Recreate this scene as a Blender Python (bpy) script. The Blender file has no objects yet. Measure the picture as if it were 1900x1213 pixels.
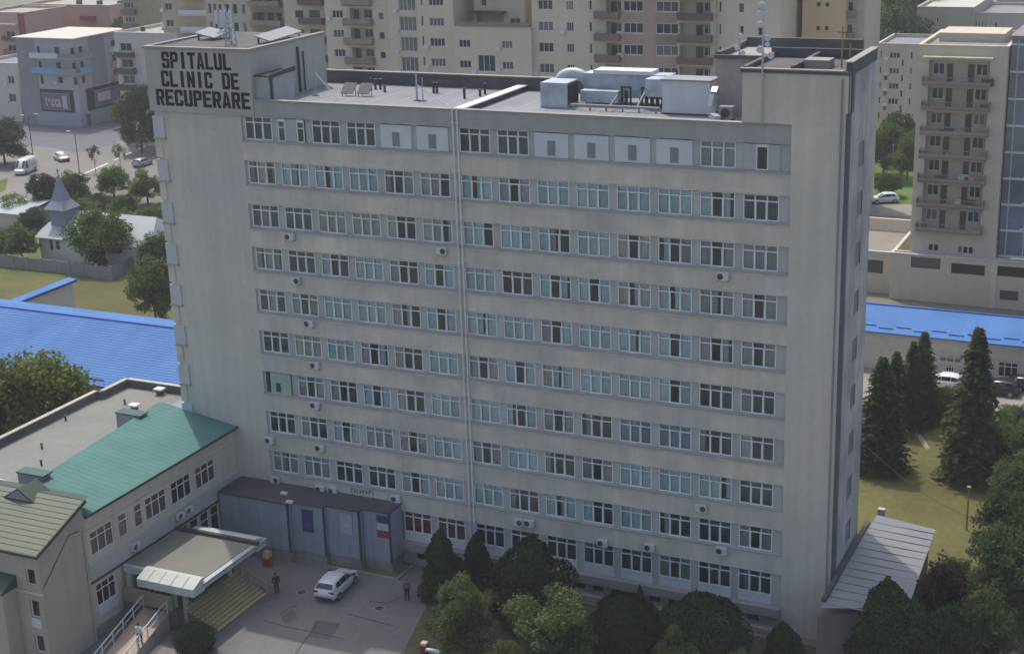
import bpy, bmesh, math, random
import numpy as np
from mathutils import Vector, Matrix
random.seed(7); RNG = np.random.default_rng(7)
SC = bpy.context.scene
COL = SC.collection
# ------------------------------------------------------------------ camera
CAM = np.array([66.1244, -93.3416, 52.8595])
FPX, YAW, PITCH, ROLL = 2858.17, -0.447268, 0.306245, -0.033588
FW = np.array([math.sin(YAW)*math.cos(PITCH), math.cos(YAW)*math.cos(PITCH), -math.sin(PITCH)])
_rt = np.array([math.cos(YAW), -math.sin(YAW), 0.0]); _up = np.cross(_rt, FW)
CR = _rt*math.cos(ROLL)+_up*math.sin(ROLL); CU = -_rt*math.sin(ROLL)+_up*math.cos(ROLL)
cd = bpy.data.cameras.new('camera'); cam = bpy.data.objects.new('camera', cd); COL.objects.link(cam)
cd.sensor_fit = 'HORIZONTAL'; cd.sensor_width = 36.0; cd.lens = 36.0*FPX/1900.0
cd.clip_start = 1.0; cd.clip_end = 5000.0
M = Matrix.Identity(4)
for i in range(3):
    M[i][0], M[i][1], M[i][2], M[i][3] = CR[i], CU[i], -FW[i], CAM[i]
cam.matrix_world = M
SC.camera = cam
# ------------------------------------------------------------------ sky, sun, exposure
SUN = Vector((-0.37, 0.342, 1.0)).normalized()          # towards the sun: high, behind and left of the slab
w = bpy.data.worlds.new('World'); SC.world = w; w.use_nodes = True
nt = w.node_tree; bg = nt.nodes['Background']; sky = nt.nodes.new('ShaderNodeTexSky')
sky.sky_type = 'NISHITA'; sky.sun_disc = False
sky.sun_elevation = math.asin(SUN.z); sky.sun_rotation = math.atan2(SUN.x, SUN.y)
sky.air_density = 1.0; sky.dust_density = 4.0; sky.ozone_density = 0.6
nt.links.new(sky.outputs[0], bg.inputs[0]); bg.inputs[1].default_value = 0.15
sl = bpy.data.lights.new('sun', 'SUN'); sl.energy = 2.0; sl.angle = math.radians(0.6); sl.color = (1.0, 0.95, 0.87)
so = bpy.data.objects.new('sun', sl); COL.objects.link(so); so.location = (-60, 60, 160)
so.rotation_euler = (-SUN).to_track_quat('-Z', 'Y').to_euler()
SC.view_settings.view_transform = 'Standard'; SC.view_settings.look = 'None'
SC.view_settings.exposure = 0.36; SC.view_settings.gamma = 1.0; SC.view_settings.use_curve_mapping = False

# ------------------------------------------------------------------ helpers
def at(px, py, **k):
    """survey: point of the photograph on a known plane of the place (x=, y= or z=)"""
    d = FW*FPX + CR*(px-950.0) + CU*(606.5-py)
    a, v = [(i, k[n]) for i, n in enumerate('xyz') if n in k][0]
    p = CAM + d*(v-CAM[a])/d[a]
    return Vector((float(p[0]), float(p[1]), float(p[2])))

def S(c):  # sRGB 0-255 -> linear
    return tuple(((v/255.0)/12.92 if v/255.0 < 0.04045 else ((v/255.0+0.055)/1.055)**2.4) for v in c)

MATS = {}
def mat(name, col, rough=0.85, var=0.10, scale=0.6, fine=0.05, streak=0.0, metal=0.0, bump=0.0, rnd=0.0, spec=0.35, col2=None, panel=None):
    """procedural surface: base colour + broad mottling + fine grain + optional rain streaks"""
    if name in MATS: return MATS[name]
    m = bpy.data.materials.new(name); m.use_nodes = True; n = m.node_tree.nodes; l = m.node_tree.links
    b = n['Principled BSDF']; b.inputs['Roughness'].default_value = rough; b.inputs['Metallic'].default_value = metal
    b.inputs['Specular IOR Level'].default_value = spec
    tc = n.new('ShaderNodeTexCoord')
    def noise(sc, det=4.0, vec=None):
        t = n.new('ShaderNodeTexNoise'); t.inputs['Scale'].default_value = sc; t.inputs['Detail'].default_value = det
        l.new(vec or tc.outputs['Object'], t.inputs['Vector']); return t.outputs['Fac']
    def mul(a, lo, hi):
        r = n.new('ShaderNodeMapRange'); r.inputs[1].default_value = 0.3; r.inputs[2].default_value = 0.7
        r.inputs[3].default_value = lo; r.inputs[4].default_value = hi; l.new(a, r.inputs[0]); return r.outputs[0]
    def mathn(op, a, bb):
        q = n.new('ShaderNodeMath'); q.operation = op; l.new(a, q.inputs[0]); l.new(bb, q.inputs[1]); return q.outputs[0]
    f = mul(noise(scale), 1-var, 1+var)
    if fine: f = mathn('MULTIPLY', f, mul(noise(scale*14, 3), 1-fine, 1+fine))
    if streak:
        mp = n.new('ShaderNodeMapping'); mp.inputs['Scale'].default_value = (1.1, 1.1, 0.07); l.new(tc.outputs['Object'], mp.inputs[0])
        f = mathn('MULTIPLY', f, mul(noise(1.5, 5, mp.outputs[0]), 1-streak, 1+streak*0.45))
    if rnd:
        oi = n.new('ShaderNodeObjectInfo'); r = n.new('ShaderNodeMapRange'); r.inputs[3].default_value = 1-rnd; r.inputs[4].default_value = 1+rnd
        l.new(oi.outputs['Random'], r.inputs[0]); f = mathn('MULTIPLY', f, r.outputs[0])
    if panel:                      # sheets or repair patches that weathered differently: (axes, width, height, amount, joint)
        sp = n.new('ShaderNodeSeparateXYZ'); cb = n.new('ShaderNodeCombineXYZ'); l.new(tc.outputs['Object'], sp.inputs[0])
        l.new(sp.outputs['XYZ'.index(panel[0][0])], cb.inputs[0]); l.new(sp.outputs['XYZ'.index(panel[0][1])], cb.inputs[1])
        bk = n.new('ShaderNodeTexBrick'); l.new(cb.outputs[0], bk.inputs['Vector']); bk.inputs['Scale'].default_value = 1.0
        bk.inputs['Brick Width'].default_value = panel[1]; bk.inputs['Row Height'].default_value = panel[2]; bk.inputs['Mortar Size'].default_value = 0.015; bk.offset = 0.37
        a_ = panel[3]; bk.inputs['Color1'].default_value = (1-a_,)*3+(1,); bk.inputs['Color2'].default_value = (1+a_,)*3+(1,); bk.inputs['Mortar'].default_value = (panel[4],)*3+(1,)
        f = mathn('MULTIPLY', f, bk.outputs['Color'])
    base = n.new('ShaderNodeRGB'); base.outputs[0].default_value = (*col, 1)
    src = base.outputs[0]
    if col2:
        c2 = n.new('ShaderNodeRGB'); c2.outputs[0].default_value = (*col2, 1)
        mx = n.new('ShaderNodeMixRGB'); l.new(mul(noise(scale*0.55, 3), 0, 1), mx.inputs[0]); l.new(src, mx.inputs[1]); l.new(c2.outputs[0], mx.inputs[2]); src = mx.outputs[0]
    vm = n.new('ShaderNodeVectorMath'); vm.operation = 'SCALE'; l.new(src, vm.inputs[0]); l.new(f, vm.inputs['Scale'])
    l.new(vm.outputs[0], b.inputs['Base Color'])
    if bump:
        bp = n.new('ShaderNodeBump'); bp.inputs['Strength'].default_value = bump; bp.inputs['Distance'].default_value = 0.05
        l.new(noise(scale*20, 4), bp.inputs['Height']); l.new(bp.outputs[0], b.inputs['Normal'])
    MATS[name] = m; return m

def glass(name, tint=(0.93, 0.96, 0.96), base=0.0):
    if name in MATS: return MATS[name]
    m = bpy.data.materials.new(name); m.use_nodes = True; n = m.node_tree.nodes; l = m.node_tree.links; n.clear()
    o = n.new('ShaderNodeOutputMaterial'); mx = n.new('ShaderNodeMixShader'); t = n.new('ShaderNodeBsdfTransparent'); g = n.new('ShaderNodeBsdfGlossy')
    t.inputs[0].default_value = (*tint, 1); g.inputs['Roughness'].default_value = 0.04
    fr = n.new('ShaderNodeFresnel'); fr.inputs[0].default_value = 1.5
    ad = n.new('ShaderNodeMath'); ad.inputs[1].default_value = base; l.new(fr.outputs[0], ad.inputs[0])
    l.new(ad.outputs[0], mx.inputs[0]); l.new(t.outputs[0], mx.inputs[1]); l.new(g.outputs[0], mx.inputs[2]); l.new(mx.outputs[0], o.inputs[0])
    MATS[name] = m; return m

def far_glass(name, dark=(0.016, 0.018, 0.02), light=(0.16, 0.15, 0.14), p=0.55):
    """glazing of distant flats: dark room or pale curtain behind, differing from pane to pane"""
    if name in MATS: return MATS[name]
    m = bpy.data.materials.new(name); m.use_nodes = True; n = m.node_tree.nodes; l = m.node_tree.links; b = n['Principled BSDF']
    b.inputs['Roughness'].default_value = 0.12
    oi = n.new('ShaderNodeObjectInfo'); r = n.new('ShaderNodeMapRange'); r.inputs[1].default_value = p; r.inputs[2].default_value = 1.0
    l.new(oi.outputs['Random'], r.inputs[0])
    mx = n.new('ShaderNodeMixRGB'); mx.inputs[1].default_value = (*dark, 1); mx.inputs[2].default_value = (*light, 1)
    l.new(r.outputs[0], mx.inputs[0]); l.new(mx.outputs[0], b.inputs['Base Color'])
    MATS[name] = m; return m

def leafmat(name, col, col2, trans=0.35):
    if name in MATS: return MATS[name]
    m = bpy.data.materials.new(name); m.use_nodes = True; n = m.node_tree.nodes; l = m.node_tree.links; n.clear()
    o = n.new('ShaderNodeOutputMaterial'); d = n.new('ShaderNodeBsdfDiffuse'); t = n.new('ShaderNodeBsdfTranslucent'); mx = n.new('ShaderNodeMixShader')
    mx.inputs[0].default_value = trans
    g = n.new('ShaderNodeNewGeometry'); tc = n.new('ShaderNodeTexCoord'); no = n.new('ShaderNodeTexNoise'); no.inputs['Scale'].default_value = 0.55
    l.new(tc.outputs['Object'], no.inputs['Vector'])
    a = n.new('ShaderNodeMath'); a.operation = 'MULTIPLY_ADD'; a.inputs[1].default_value = 0.55; l.new(g.outputs['Random Per Island'], a.inputs[0]); l.new(no.outputs['Fac'], a.inputs[2])
    s = n.new('ShaderNodeMapRange'); s.inputs[1].default_value = 0.35; s.inputs[2].default_value = 1.2; l.new(a.outputs[0], s.inputs[0])
    c = n.new('ShaderNodeMixRGB'); c.inputs[1].default_value = (*col, 1); c.inputs[2].default_value = (*col2, 1); l.new(s.outputs[0], c.inputs[0])
    oi = n.new('ShaderNodeObjectInfo'); hs = n.new('ShaderNodeHueSaturation'); r = n.new('ShaderNodeMapRange'); r.inputs[3].default_value = 0.8; r.inputs[4].default_value = 1.2
    l.new(oi.outputs['Random'], r.inputs[0]); l.new(r.outputs[0], hs.inputs['Value']); l.new(c.outputs[0], hs.inputs['Color'])
    l.new(hs.outputs[0], d.inputs[0]); l.new(hs.outputs[0], t.inputs[0])
    l.new(d.outputs[0], mx.inputs[1]); l.new(t.outputs[0], mx.inputs[2]); l.new(mx.outputs[0], o.inputs[0])
    MATS[name] = m; return m

class MB:
    """mesh builder: collects shapes in world coordinates"""
    def __init__(s): s.v = []; s.f = []; s.m = []
    def add(s, vs, fs, mi=0):
        o = len(s.v); s.v += [tuple(p) for p in vs]; s.f += [tuple(i+o for i in f) for f in fs]; s.m += [mi]*len(fs); return s
    def box(s, x0, x1, y0, y1, z0, z1, mi=0):
        return s.add([(x0,y0,z0),(x1,y0,z0),(x1,y1,z0),(x0,y1,z0),(x0,y0,z1),(x1,y0,z1),(x1,y1,z1),(x0,y1,z1)],
                     [(0,3,2,1),(4,5,6,7),(0,1,5,4),(1,2,6,5),(2,3,7,6),(3,0,4,7)], mi)
    def quad(s, a, b, c, d, mi=0): return s.add([a,b,c,d], [(0,1,2,3)], mi)
    def poly(s, pts, mi=0): return s.add(pts, [tuple(range(len(pts)))], mi)
    def prism(s, pts, ax, a0, a1, mi=0):
        """pts: outline in the two other axes; extruded along axis ax ('x','y','z')"""
        n = len(pts)
        def P(p, a): return {'x': (a, p[0], p[1]), 'y': (p[0], a, p[1]), 'z': (p[0], p[1], a)}[ax]
        vs = [P(p, a0) for p in pts]+[P(p, a1) for p in pts]
        fs = [tuple(range(n)), tuple(range(2*n-1, n-1, -1))]+[(i, i+n, (i+1) % n+n, (i+1) % n) for i in range(n)]
        return s.add(vs, fs, mi)
    def tube(s, p, q, r0, r1=None, n=6, mi=0, cap=True):
        r1 = r0 if r1 is None else r1; p = Vector(p); q = Vector(q); d = (q-p)
        if d.length < 1e-6: return s
        d.normalize(); u = d.orthogonal().normalized(); v = d.cross(u)
        vs = []
        for c, r in ((p, r0), (q, r1)):
            for i in range(n):
                a = 2*math.pi*i/n; vs.append(c+u*(r*math.cos(a))+v*(r*math.sin(a)))
        fs = [(i, (i+1) % n, (i+1) % n+n, i+n) for i in range(n)]
        if cap: fs += [tuple(range(n-1, -1, -1)), tuple(range(n, 2*n))]
        return s.add(vs, fs, mi)
    def bar(s, p, q, w, h, mi=0):
        """rectangular bar from p to q, w wide (horizontal), h high"""
        p = Vector(p); q = Vector(q); d = (q-p).normalized()
        u = Vector((0,0,1)).cross(d); u = u.normalized() if u.length > 1e-4 else Vector((1,0,0)); v = d.cross(u)
        vs = [c+u*(a*w/2)+v*(b*h/2) for c in (p, q) for a, b in ((-1,-1),(1,-1),(1,1),(-1,1))]
        return s.add(vs, [(3,2,1,0),(4,5,6,7),(0,1,5,4),(1,2,6,5),(2,3,7,6),(3,0,4,7)], mi)
    def mesh(s, name, mats, off=(0,0,0), smooth=False):
        me = bpy.data.meshes.new(name)
        me.from_pydata([(x-off[0], y-off[1], z-off[2]) for x, y, z in s.v], [], s.f)
        for mm in (mats if isinstance(mats, (list, tuple)) else [mats]): me.materials.append(mm)
        if any(s.m): me.polygons.foreach_set('material_index', s.m)
        if smooth: me.polygons.foreach_set('use_smooth', [True]*len(s.f))
        me.update(); return me

def wloc(o):
    v = Vector((0,0,0))
    while o is not None: v += o.location; o = o.parent
    return v
def link(name, me, parent=None, loc=(0,0,0), rot=0.0):
    o = bpy.data.objects.new(name, me); COL.objects.link(o); o.location = loc
    if rot: o.rotation_euler = (0,0,rot)
    if parent is not None: o.parent = parent
    return o
def part(name, mb, mats, parent, smooth=False):
    """world-coordinate builder -> child of an (unrotated) parent"""
    return link(name, mb.mesh(name, mats, wloc(parent), smooth), parent)
def props(o, label=None, cat=None, group=None, kind=None):
    if label: o['label'] = label
    if cat: o['category'] = cat
    if group: o['group'] = group
    if kind: o['kind'] = kind
    return o
def thing(name, label, cat, loc=(0,0,0), group=None, rot=0.0):
    o = bpy.data.objects.new(name, None); COL.objects.link(o); o.location = loc; o.rotation_euler = (0,0,rot); o.empty_display_size = 0.5
    return props(o, label, cat, group)
def solo(name, mb, mats, label, cat, group=None, base=None, smooth=False):
    """a thing that is one mesh"""
    if base is None:
        a = np.array(mb.v); base = (float(a[:,0].mean()), float(a[:,1].mean()), float(a[:,2].min()))
    o = link(name, mb.mesh(name, mats, base, smooth), None, base); return props(o, label, cat, group)
def struct(name, mb, mats): return props(link(name, mb.mesh(name, mats)), kind='structure')
def copy_tree(o, parent=None):
    c = o.copy(); COL.objects.link(c)
    if parent is not None: c.parent = parent
    for ch in list(o.children): copy_tree(ch, c)
    return c

# ------------------------------------------------------------------ materials
PL = mat('hospital_render', S((214,203,185)), 0.9, 0.10, 0.42, 0.03, streak=0.10, col2=S((188,184,177)), panel=('XZ', 4.9, 3.3, 0.035, 0.93))
PLG = mat('tower_render', S((210,199,180)), 0.9, 0.07, 0.16, 0.03, streak=0.08, col2=S((192,188,181)), panel=('XZ', 3.9, 6.6, 0.02, 0.96))
PIER = mat('pier_grey', S((180,178,175)), 0.8, 0.06, 0.8, 0.03, streak=0.06, rnd=0.08)
FLASH = mat('sill_flashing', S((160,157,151)), 0.6, 0.08, 0.9, 0.04)
SILL = mat('sill_concrete', S((194,190,182)), 0.85, 0.08, 0.9, 0.04)
WHITE = mat('white_frame', S((222,223,224)), 0.45, 0.03, 1.0, 0.0, spec=0.5)
WPANEL = mat('white_panel', S((206,207,210)), 0.6, 0.04, 0.7, 0.02, streak=0.04)
VENT = mat('grey_vent', S((140,142,145)), 0.6, 0.05, 1.0, 0.02)
DARKIN = mat('interior_grey', S((178,180,186)), 0.9, 0.1, 0.4, 0.0)
GLASS = glass('window_glass')
CUR = {'T': mat('curtain_teal', S((216,238,244)), 0.9, 0.1, 1.5, 0.04, rnd=0.12), 'G': mat('curtain_grey', S((204,198,202)), 0.9, 0.1, 1.5, 0.04, rnd=0.2),
       'W': mat('curtain_cream', S((226,218,210)), 0.9, 0.08, 1.5, 0.04, rnd=0.12), 'B': mat('curtain_blue', S((172,180,206)), 0.9, 0.08, 1.5, 0.04, rnd=0.12),
       'R': mat('curtain_red', S((146,66,70)), 0.9, 0.1, 1.5, 0.04)}
BLACK = mat('black_paint', S((28,27,34)), 0.7, 0.25, 2.0, 0.1)
METAL = mat('galvanised', S((170,176,182)), 0.45, 0.08, 1.2, 0.05, metal=0.3, spec=0.5)
DUCT = mat('duct_foil', S((160,168,178)), 0.5, 0.12, 1.1, 0.08, metal=0.25, bump=0.3, col2=S((186,194,200)))
DKMETAL = mat('dark_metal', S((70,70,74)), 0.6, 0.1, 2.0, 0.05)
ROOFW = mat('roof_membrane', S((136,139,144)), 0.85, 0.07, 0.35, 0.05, col2=S((122,124,127)), panel=('YX', 9.0, 1.0, 0.02, 0.9))
PARIN = mat('parapet_bitumen', S((92,91,92)), 0.9, 0.2, 0.6, 0.08)
CONC = mat('concrete', S((150,147,140)), 0.9, 0.1, 0.6, 0.05)
ASPH = mat('asphalt', S((108,107,108)), 0.92, 0.13, 0.22, 0.08, bump=0.2, col2=S((120,118,115)))
ASPHD = mat('asphalt_patch', S((98,97,98)), 0.92, 0.10, 0.4, 0.06)
ROADM = mat('road_asphalt', S((124,122,118)), 0.92, 0.07, 0.10, 0.05)
MARKW = mat('road_paint', S((215,214,208)), 0.8, 0.1, 1.0, 0.1)
PAVE = mat('pavement', S((136,132,123)), 0.9, 0.1, 0.4, 0.06)
GRASS = mat('lawn_turf', S((96,94,52)), 0.95, 0.16, 0.12, 0.14, bump=0.4, col2=S((84,84,46)))
GRASSG = mat('green_turf', S((92,102,50)), 0.95, 0.2, 0.10, 0.14, bump=0.4, col2=S((70,86,40)))
SOIL = mat('shrub_soil', S((84,84,62)), 0.95, 0.2, 0.3, 0.12)
CITY = mat('city_ground', S((122,119,110)), 0.95, 0.12, 0.02, 0.08, col2=S((108,112,92)))
BLUE = mat('blue_metal_roof', S((74,116,172)), 0.7, 0.06, 0.25, 0.04, spec=0.12, col2=S((84,126,180)), panel=('XY', 1.1, 4.3, 0.05, 0.9))
BLUED = mat('blue_roof_trim', S((46,84,172)), 0.5, 0.05, 0.5, 0.02)
GREEN = mat('green_metal_roof', S((84,125,120)), 0.7, 0.08, 0.3, 0.04, spec=0.12, panel=('YX', 1.08, 2.9, 0.03, 0.95))
GREEND = mat('green_roof_trim', S((58,88,84)), 0.6, 0.05, 0.5, 0.02)
OLIVE = mat('olive_metal_roof', S((90,99,85)), 0.55, 0.06, 0.4, 0.03)
OLIVED = mat('olive_roof_trim', S((64,78,68)), 0.6, 0.06, 0.5, 0.03)
FGL = far_glass('flat_glazing')
BARK = mat('bark', S((86,74,62)), 0.95, 0.2, 3.0, 0.1)
# ------------------------------------------------------------------ the ground
b = MB(); N = 24
b.poly([(-1600,-400,-0.02),(1600,-400,-0.02),(1600,2400,-0.02),(-1600,2400,-0.02)])
struct('ground', b, CITY)
def sheet(name, pts, z, m): return struct(name, MB().poly([(p[0], p[1], z) for p in pts]), m)
def gp(*pix): return [at(x, y, z=0.0) for x, y in pix]
sheet('forecourt', [(-3.2,-70),(70,-70),(70,-5.0),(24,-5.0),(16.5,-3.2),(12.2,-2.6),(0.2,-2.6),(-3.2,-2.6)], 0.004, ASPH)
sheet('shrub_bed', [(17.5,-60),(18.0,-12),(16.2,-5),(24,-0.9),(62,-0.9),(62,-14),(40,-16),(30,-22)], 0.010, SOIL)
sheet('lawn', [(44.9,6),(62,2),(70,22),(66,52),(30,46),(20,30),(20,12.5)], 0.006, GRASS)
sheet('parking_area', [(30,46.5),(80,53),(80,57),(30,57)], 0.008, PAVE)
sheet('church_lawn', gp((-60,505),(210,519),(330,460),(330,385),(200,385),(60,400),(-60,480)), 0.006, GRASSG)
sheet('meadow', gp((-80,500),(210,520),(340,480),(360,640),(160,640),(-80,600)), 0.004, GRASS)
sheet('road', gp((-60,335),(50,250),(130,284),(178,280),(300,215),(420,150),(440,260),(300,332),(262,345),(150,352),(60,420),(-30,470)), 0.010, ROADM)
sheet('office_forecourt', gp((-60,230),(30,225),(235,222),(290,205),(310,225),(200,272),(140,281),(60,270),(-60,300)), 0.020, mat('dark_paving', S((104,106,112)), 0.9, 0.08, 0.3, 0.05))
sheet('verge', gp((-30,345),(15,330),(10,352),(-30,375)), 0.016, GRASSG)
mk = MB()
for a, c in (((150,325),(200,303)), ((212,297),(222,293)), ((232,288),(243,283)), ((258,277),(288,262))):
    p, q = at(*a, z=0.016), at(*c, z=0.016); d = (q-p).normalized(); u = Vector((-d.y, d.x, 0))*0.22
    mk.quad(p-u, q-u, q+u, p+u)
struct('road_marking', mk, MARKW)
# kerb and strip of paving in front of the annex
b = MB().box(-1.2,12.4,-2.75,-2.6,0.0,0.13).box(12.25,12.4,-2.6,-0.3,0.0,0.13); struct('kerb', b, CONC)
b = MB().poly([(-1.2,-2.6,0.10),(12.25,-2.6,0.10),(12.25,0,0.10),(-1.2,0,0.10)]); struct('pavement', b, mat('mossy_paving', S((112,108,90)), 0.95, 0.2, 0.6, 0.1, col2=S((92,98,70))))
pt = gp((585,1150),(632,1156),(612,1187),(572,1180)); sheet('asphalt_patch', pt, 0.009, ASPHD)
pt = gp((520,1142),(545,1130),(552,1146),(530,1158)); sheet('asphalt_patch', pt, 0.009, ASPHD)
cr = MB()
for line in (((490,1150),(530,1162),(575,1171),(640,1185)), ((548,1213),(566,1186),(580,1170),(590,1152)), ((645,1138),(690,1150),(730,1160)), ((520,1140),(535,1128),(552,1122)), ((685,1115),(720,1118),(742,1108))):
    P = [at(x, y, z=0.013) for x, y in line]
    for p, q in zip(P, P[1:]):
        d = (q-p).normalized(); u = Vector((-d.y, d.x, 0))*0.05; cr.quad(p-u, q-u, q+u, p+u)
props(link('asphalt_crack', cr.mesh('asphalt_crack', mat('crack_tar', S((70,69,70)), 0.9, 0.1, 2.0)), None), kind='structure')

# ------------------------------------------------------------------ generic facade pieces
def facade(mb, X0, X1, Z0, Z1, holes, T, reveal=0.22, mi=0):
    """wall sheet in local (u, z) with rectangular openings and their reveals; T maps (u, depth, z) to world"""
    us = sorted({X0, X1, *[h[0] for h in holes], *[h[1] for h in holes]}); zs = sorted({Z0, Z1, *[h[2] for h in holes], *[h[3] for h in holes]})
    us = [u for u in us if X0-1e-6 <= u <= X1+1e-6]; zs = [z for z in zs if Z0-1e-6 <= z <= Z1+1e-6]
    for j in range(len(zs)-1):
        run = None
        zc = (zs[j]+zs[j+1])/2
        for i in range(len(us)-1):
            uc = (us[i]+us[i+1])/2
            hole = any(h[0] < uc < h[1] and h[2] < zc < h[3] for h in holes)
            if hole:
                if run is not None: mb.quad(T(run,0,zs[j]), T(us[i],0,zs[j]), T(us[i],0,zs[j+1]), T(run,0,zs[j+1]), mi); run = None
            elif run is None: run = us[i]
        if run is not None: mb.quad(T(run,0,zs[j]), T(us[-1],0,zs[j]), T(us[-1],0,zs[j+1]), T(run,0,zs[j+1]), mi)
    for h in holes:
        u0, u1, z0, z1 = h[:4]; d = h[4] if len(h) > 4 and h[4] else reveal
        mb.quad(T(u0,0,z0), T(u1,0,z0), T(u1,d,z0), T(u0,d,z0), mi); mb.quad(T(u0,d,z1), T(u1,d,z1), T(u1,0,z1), T(u0,0,z1), mi)
        mb.quad(T(u0,0,z0), T(u0,d,z0), T(u0,d,z1), T(u0,0,z1), mi); mb.quad(T(u1,d,z0), T(u1,0,z0), T(u1,0,z1), T(u1,d,z1), mi)
        if d > 0.5: mb.quad(T(u0,d,z0), T(u1,d,z0), T(u1,d,z1), T(u0,d,z1), mi)
_wm = {}
def far_window(parent, T, h, frame=WHITE, rot=0.0, depth=0.16, cols=2, pane=FGL, transom=False):
    """window = frame with glazing bars, its pane a child"""
    u0, u1, z0, z1 = h[:4]; W = round(u1-u0, 1); H = round(z1-z0, 1); key = (W, H, cols, frame.name, transom)
    if key not in _wm:
        f = MB(); t = 0.07
        f.box(0,W,0,0.06,0,t).box(0,W,0,0.06,H-t,H).box(0,t,0,0.06,t,H-t).box(W-t,W,0,0.06,t,H-t)
        for c in range(1, cols): f.box(W*c/cols-t/2, W*c/cols+t/2, 0.002, 0.058, t, H-t)
        if transom: f.box(t,W-t,0.004,0.056,H*0.68,H*0.68+t)
        g = MB().box(t*0.5,W-t*0.5,0.05,0.09,t*0.5,H-t*0.5)
        _wm[key] = (f.mesh('window', frame), g.mesh('pane', pane))
    f, g = _wm[key]; p = Vector(T(u0, depth, z0))-wloc(parent)
    o = link('window', f, parent, p, rot); o.scale = ((u1-u0)/W, 1, (z1-z0)/H)
    q = link('pane', g, o)
    if pane is not FGL: q.data = g
    return o
def FR(y):      # a wall that faces the camera side (-y) at depth y
    return lambda u, d, z: (u, y+d, z)
def RT(x):      # a wall that faces right (+x)
    return lambda u, d, z: (x-d, u, z)
# ------------------------------------------------------------------ the hospital
H = thing('hospital_building', 'tall beige hospital slab with window bands between two blank towers', 'hospital', (20.0, 5.0, 0.0))
BAY, GAP, WW, WH = 2.8968, 0.34, 2.382, 1.62
def WX(c): return (c-1)*BAY + (GAP if c >= 7 else 0.0)
UP = 0.13                                # the openings reach a little above the surveyed line
def WZ(r): return 37.3-3.3*r            # top of the window band in row r
RECESS = 0.16
# spandrels: one per storey, with the flashing and the light sill strip below each window band
for r in range(1, 10):
    zt = WZ(r)-WH; zb = WZ(r+1)+UP
    part('spandrel', MB().box(-0.2,41.1,0.0,0.34,zb+0.063,zt-0.30), PL, H)
    part('sill_strip', MB().box(-0.2,41.1,-0.05,0.34,zt-0.297,zt-0.17), SILL, H)
    fl = MB().prism([(-0.09,zt-0.167),(0.34,zt-0.167),(0.34,zt-0.005),(0.14,zt-0.005),(-0.09,zt-0.06)], 'x', -0.2, 41.1); part('flashing', fl, FLASH, H)
    part('head_strip', MB().box(-0.2,41.1,-0.02,0.30,zb,zb+0.06), SILL, H)
part('parapet_band', MB().box(-0.2,41.1,-0.04,0.34,34.0+UP,35.28), mat('parapet_render', S((166,164,160)), 0.9, 0.05, 0.25, 0.03, streak=0.08), H)
part('parapet_cap', MB().box(-0.2,41.1,-0.10,0.40,35.283,35.40), CONC, H)
# ground floor: projecting slab, plinth and cellar windows
part('floor_ledge', MB().box(11.4,41.1,-0.35,0.3,1.30,1.95), CONC, H)
pl = MB(); holes = [(12.6+1.45*k, 12.6+1.45*k+0.85, 0.55, 1.02) for k in range(19)]
facade(pl, -0.2, 41.1, 0, 1.297, holes, FR(0.1)); part('plinth', pl, CONC, H)
for h in holes:
    if h[0] > 24: part('cellar_window', MB().box(h[0],h[1],0.27,0.30,h[2],h[3]), mat('cellar_dark', S((44,42,40)), 0.5), H)
part('plinth_step', MB().box(24,41.1,-0.55,0.1,0.0,0.42), CONC, H)
# rooms behind the windows
b = MB(); b.box(-0.1,41.0,2.2,2.5,0.1,34.9)
for r in range(1, 11):
    z = WZ(r)+0.35; b.box(-0.1,41.0,0.36,2.2,z,z+0.2)
for c in range(1, 16, 2): b.box(WX(c)-0.34,WX(c)-0.18,0.40,2.2,0.2,34.6)
part('interior', b, DARKIN, H)
# piers between the windows
pm = MB().box(0,BAY-WW,0,0.16,0,WH+UP-0.004).box(0.04,0.075,-0.015,0,0,WH+UP-0.004).box(BAY-WW-0.075,BAY-WW-0.04,-0.015,0,0,WH+UP-0.004).mesh('pier', PIER)
pmg = MB().box(0,BAY-WW,0,0.16,0,2.33+UP-0.004).mesh('pier', PIER)
for r in range(1, 11):
    for c in range(0, 15):
        if r == 10 and c < 5: continue
        x = WX(c)+WW if c else -0.2
        wdt = (WX(c+1)-x) if 0 < c < 14 else (0.2 if c == 0 else 41.1-x)
        o = link('pier', pm if r < 10 else pmg, H, Vector((x, RECESS-0.02, WZ(r)-WH if r < 10 else 1.97))-wloc(H)); o.scale.x = wdt/(BAY-WW)
# windows: three lights with a transom each; curtains hang behind the glass
fb = 0.085
def frame_mesh(Hh, low=0.0):
    f = MB(); y0, y1 = 0.0, 0.08; zt = Hh-0.50
    f.box(0,WW,y0,y1,Hh-fb,Hh).box(0,WW,y0,y1,low,low+fb).box(0,fb,y0,y1,low+fb,Hh-fb).box(WW-fb,WW,y0,y1,low+fb,Hh-fb)
    for k in (1, 2): f.box(WW*k/3-fb/2,WW*k/3+fb/2,y0+0.002,y1-0.002,low+fb,Hh-fb)
    f.box(fb,WW-fb,y0+0.004,y1-0.004,zt,zt+fb)
    f.box(WW/3+fb/2,WW/3+fb/2+0.05,y0-0.03,y0+0.03,low+0.02,zt).box(2*WW/3-fb/2-0.05,2*WW/3-fb/2,y0-0.03,y0+0.03,low+0.02,zt)   # the casement in the middle
    f.box(WW/3+fb/2,2*WW/3-fb/2,y0-0.032,y0+0.028,low-0.03,low+0.07)
    return f.mesh('window', WHITE)
HF = WH+UP-0.006; HG = 2.33+UP-0.006; FM = frame_mesh(HF); FMG = frame_mesh(HG, 0.72)
pw = WW/3-fb
def pane_mesh(h): return MB().box(0,pw,0,0.012,0,h).mesh('pane', GLASS)
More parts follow.
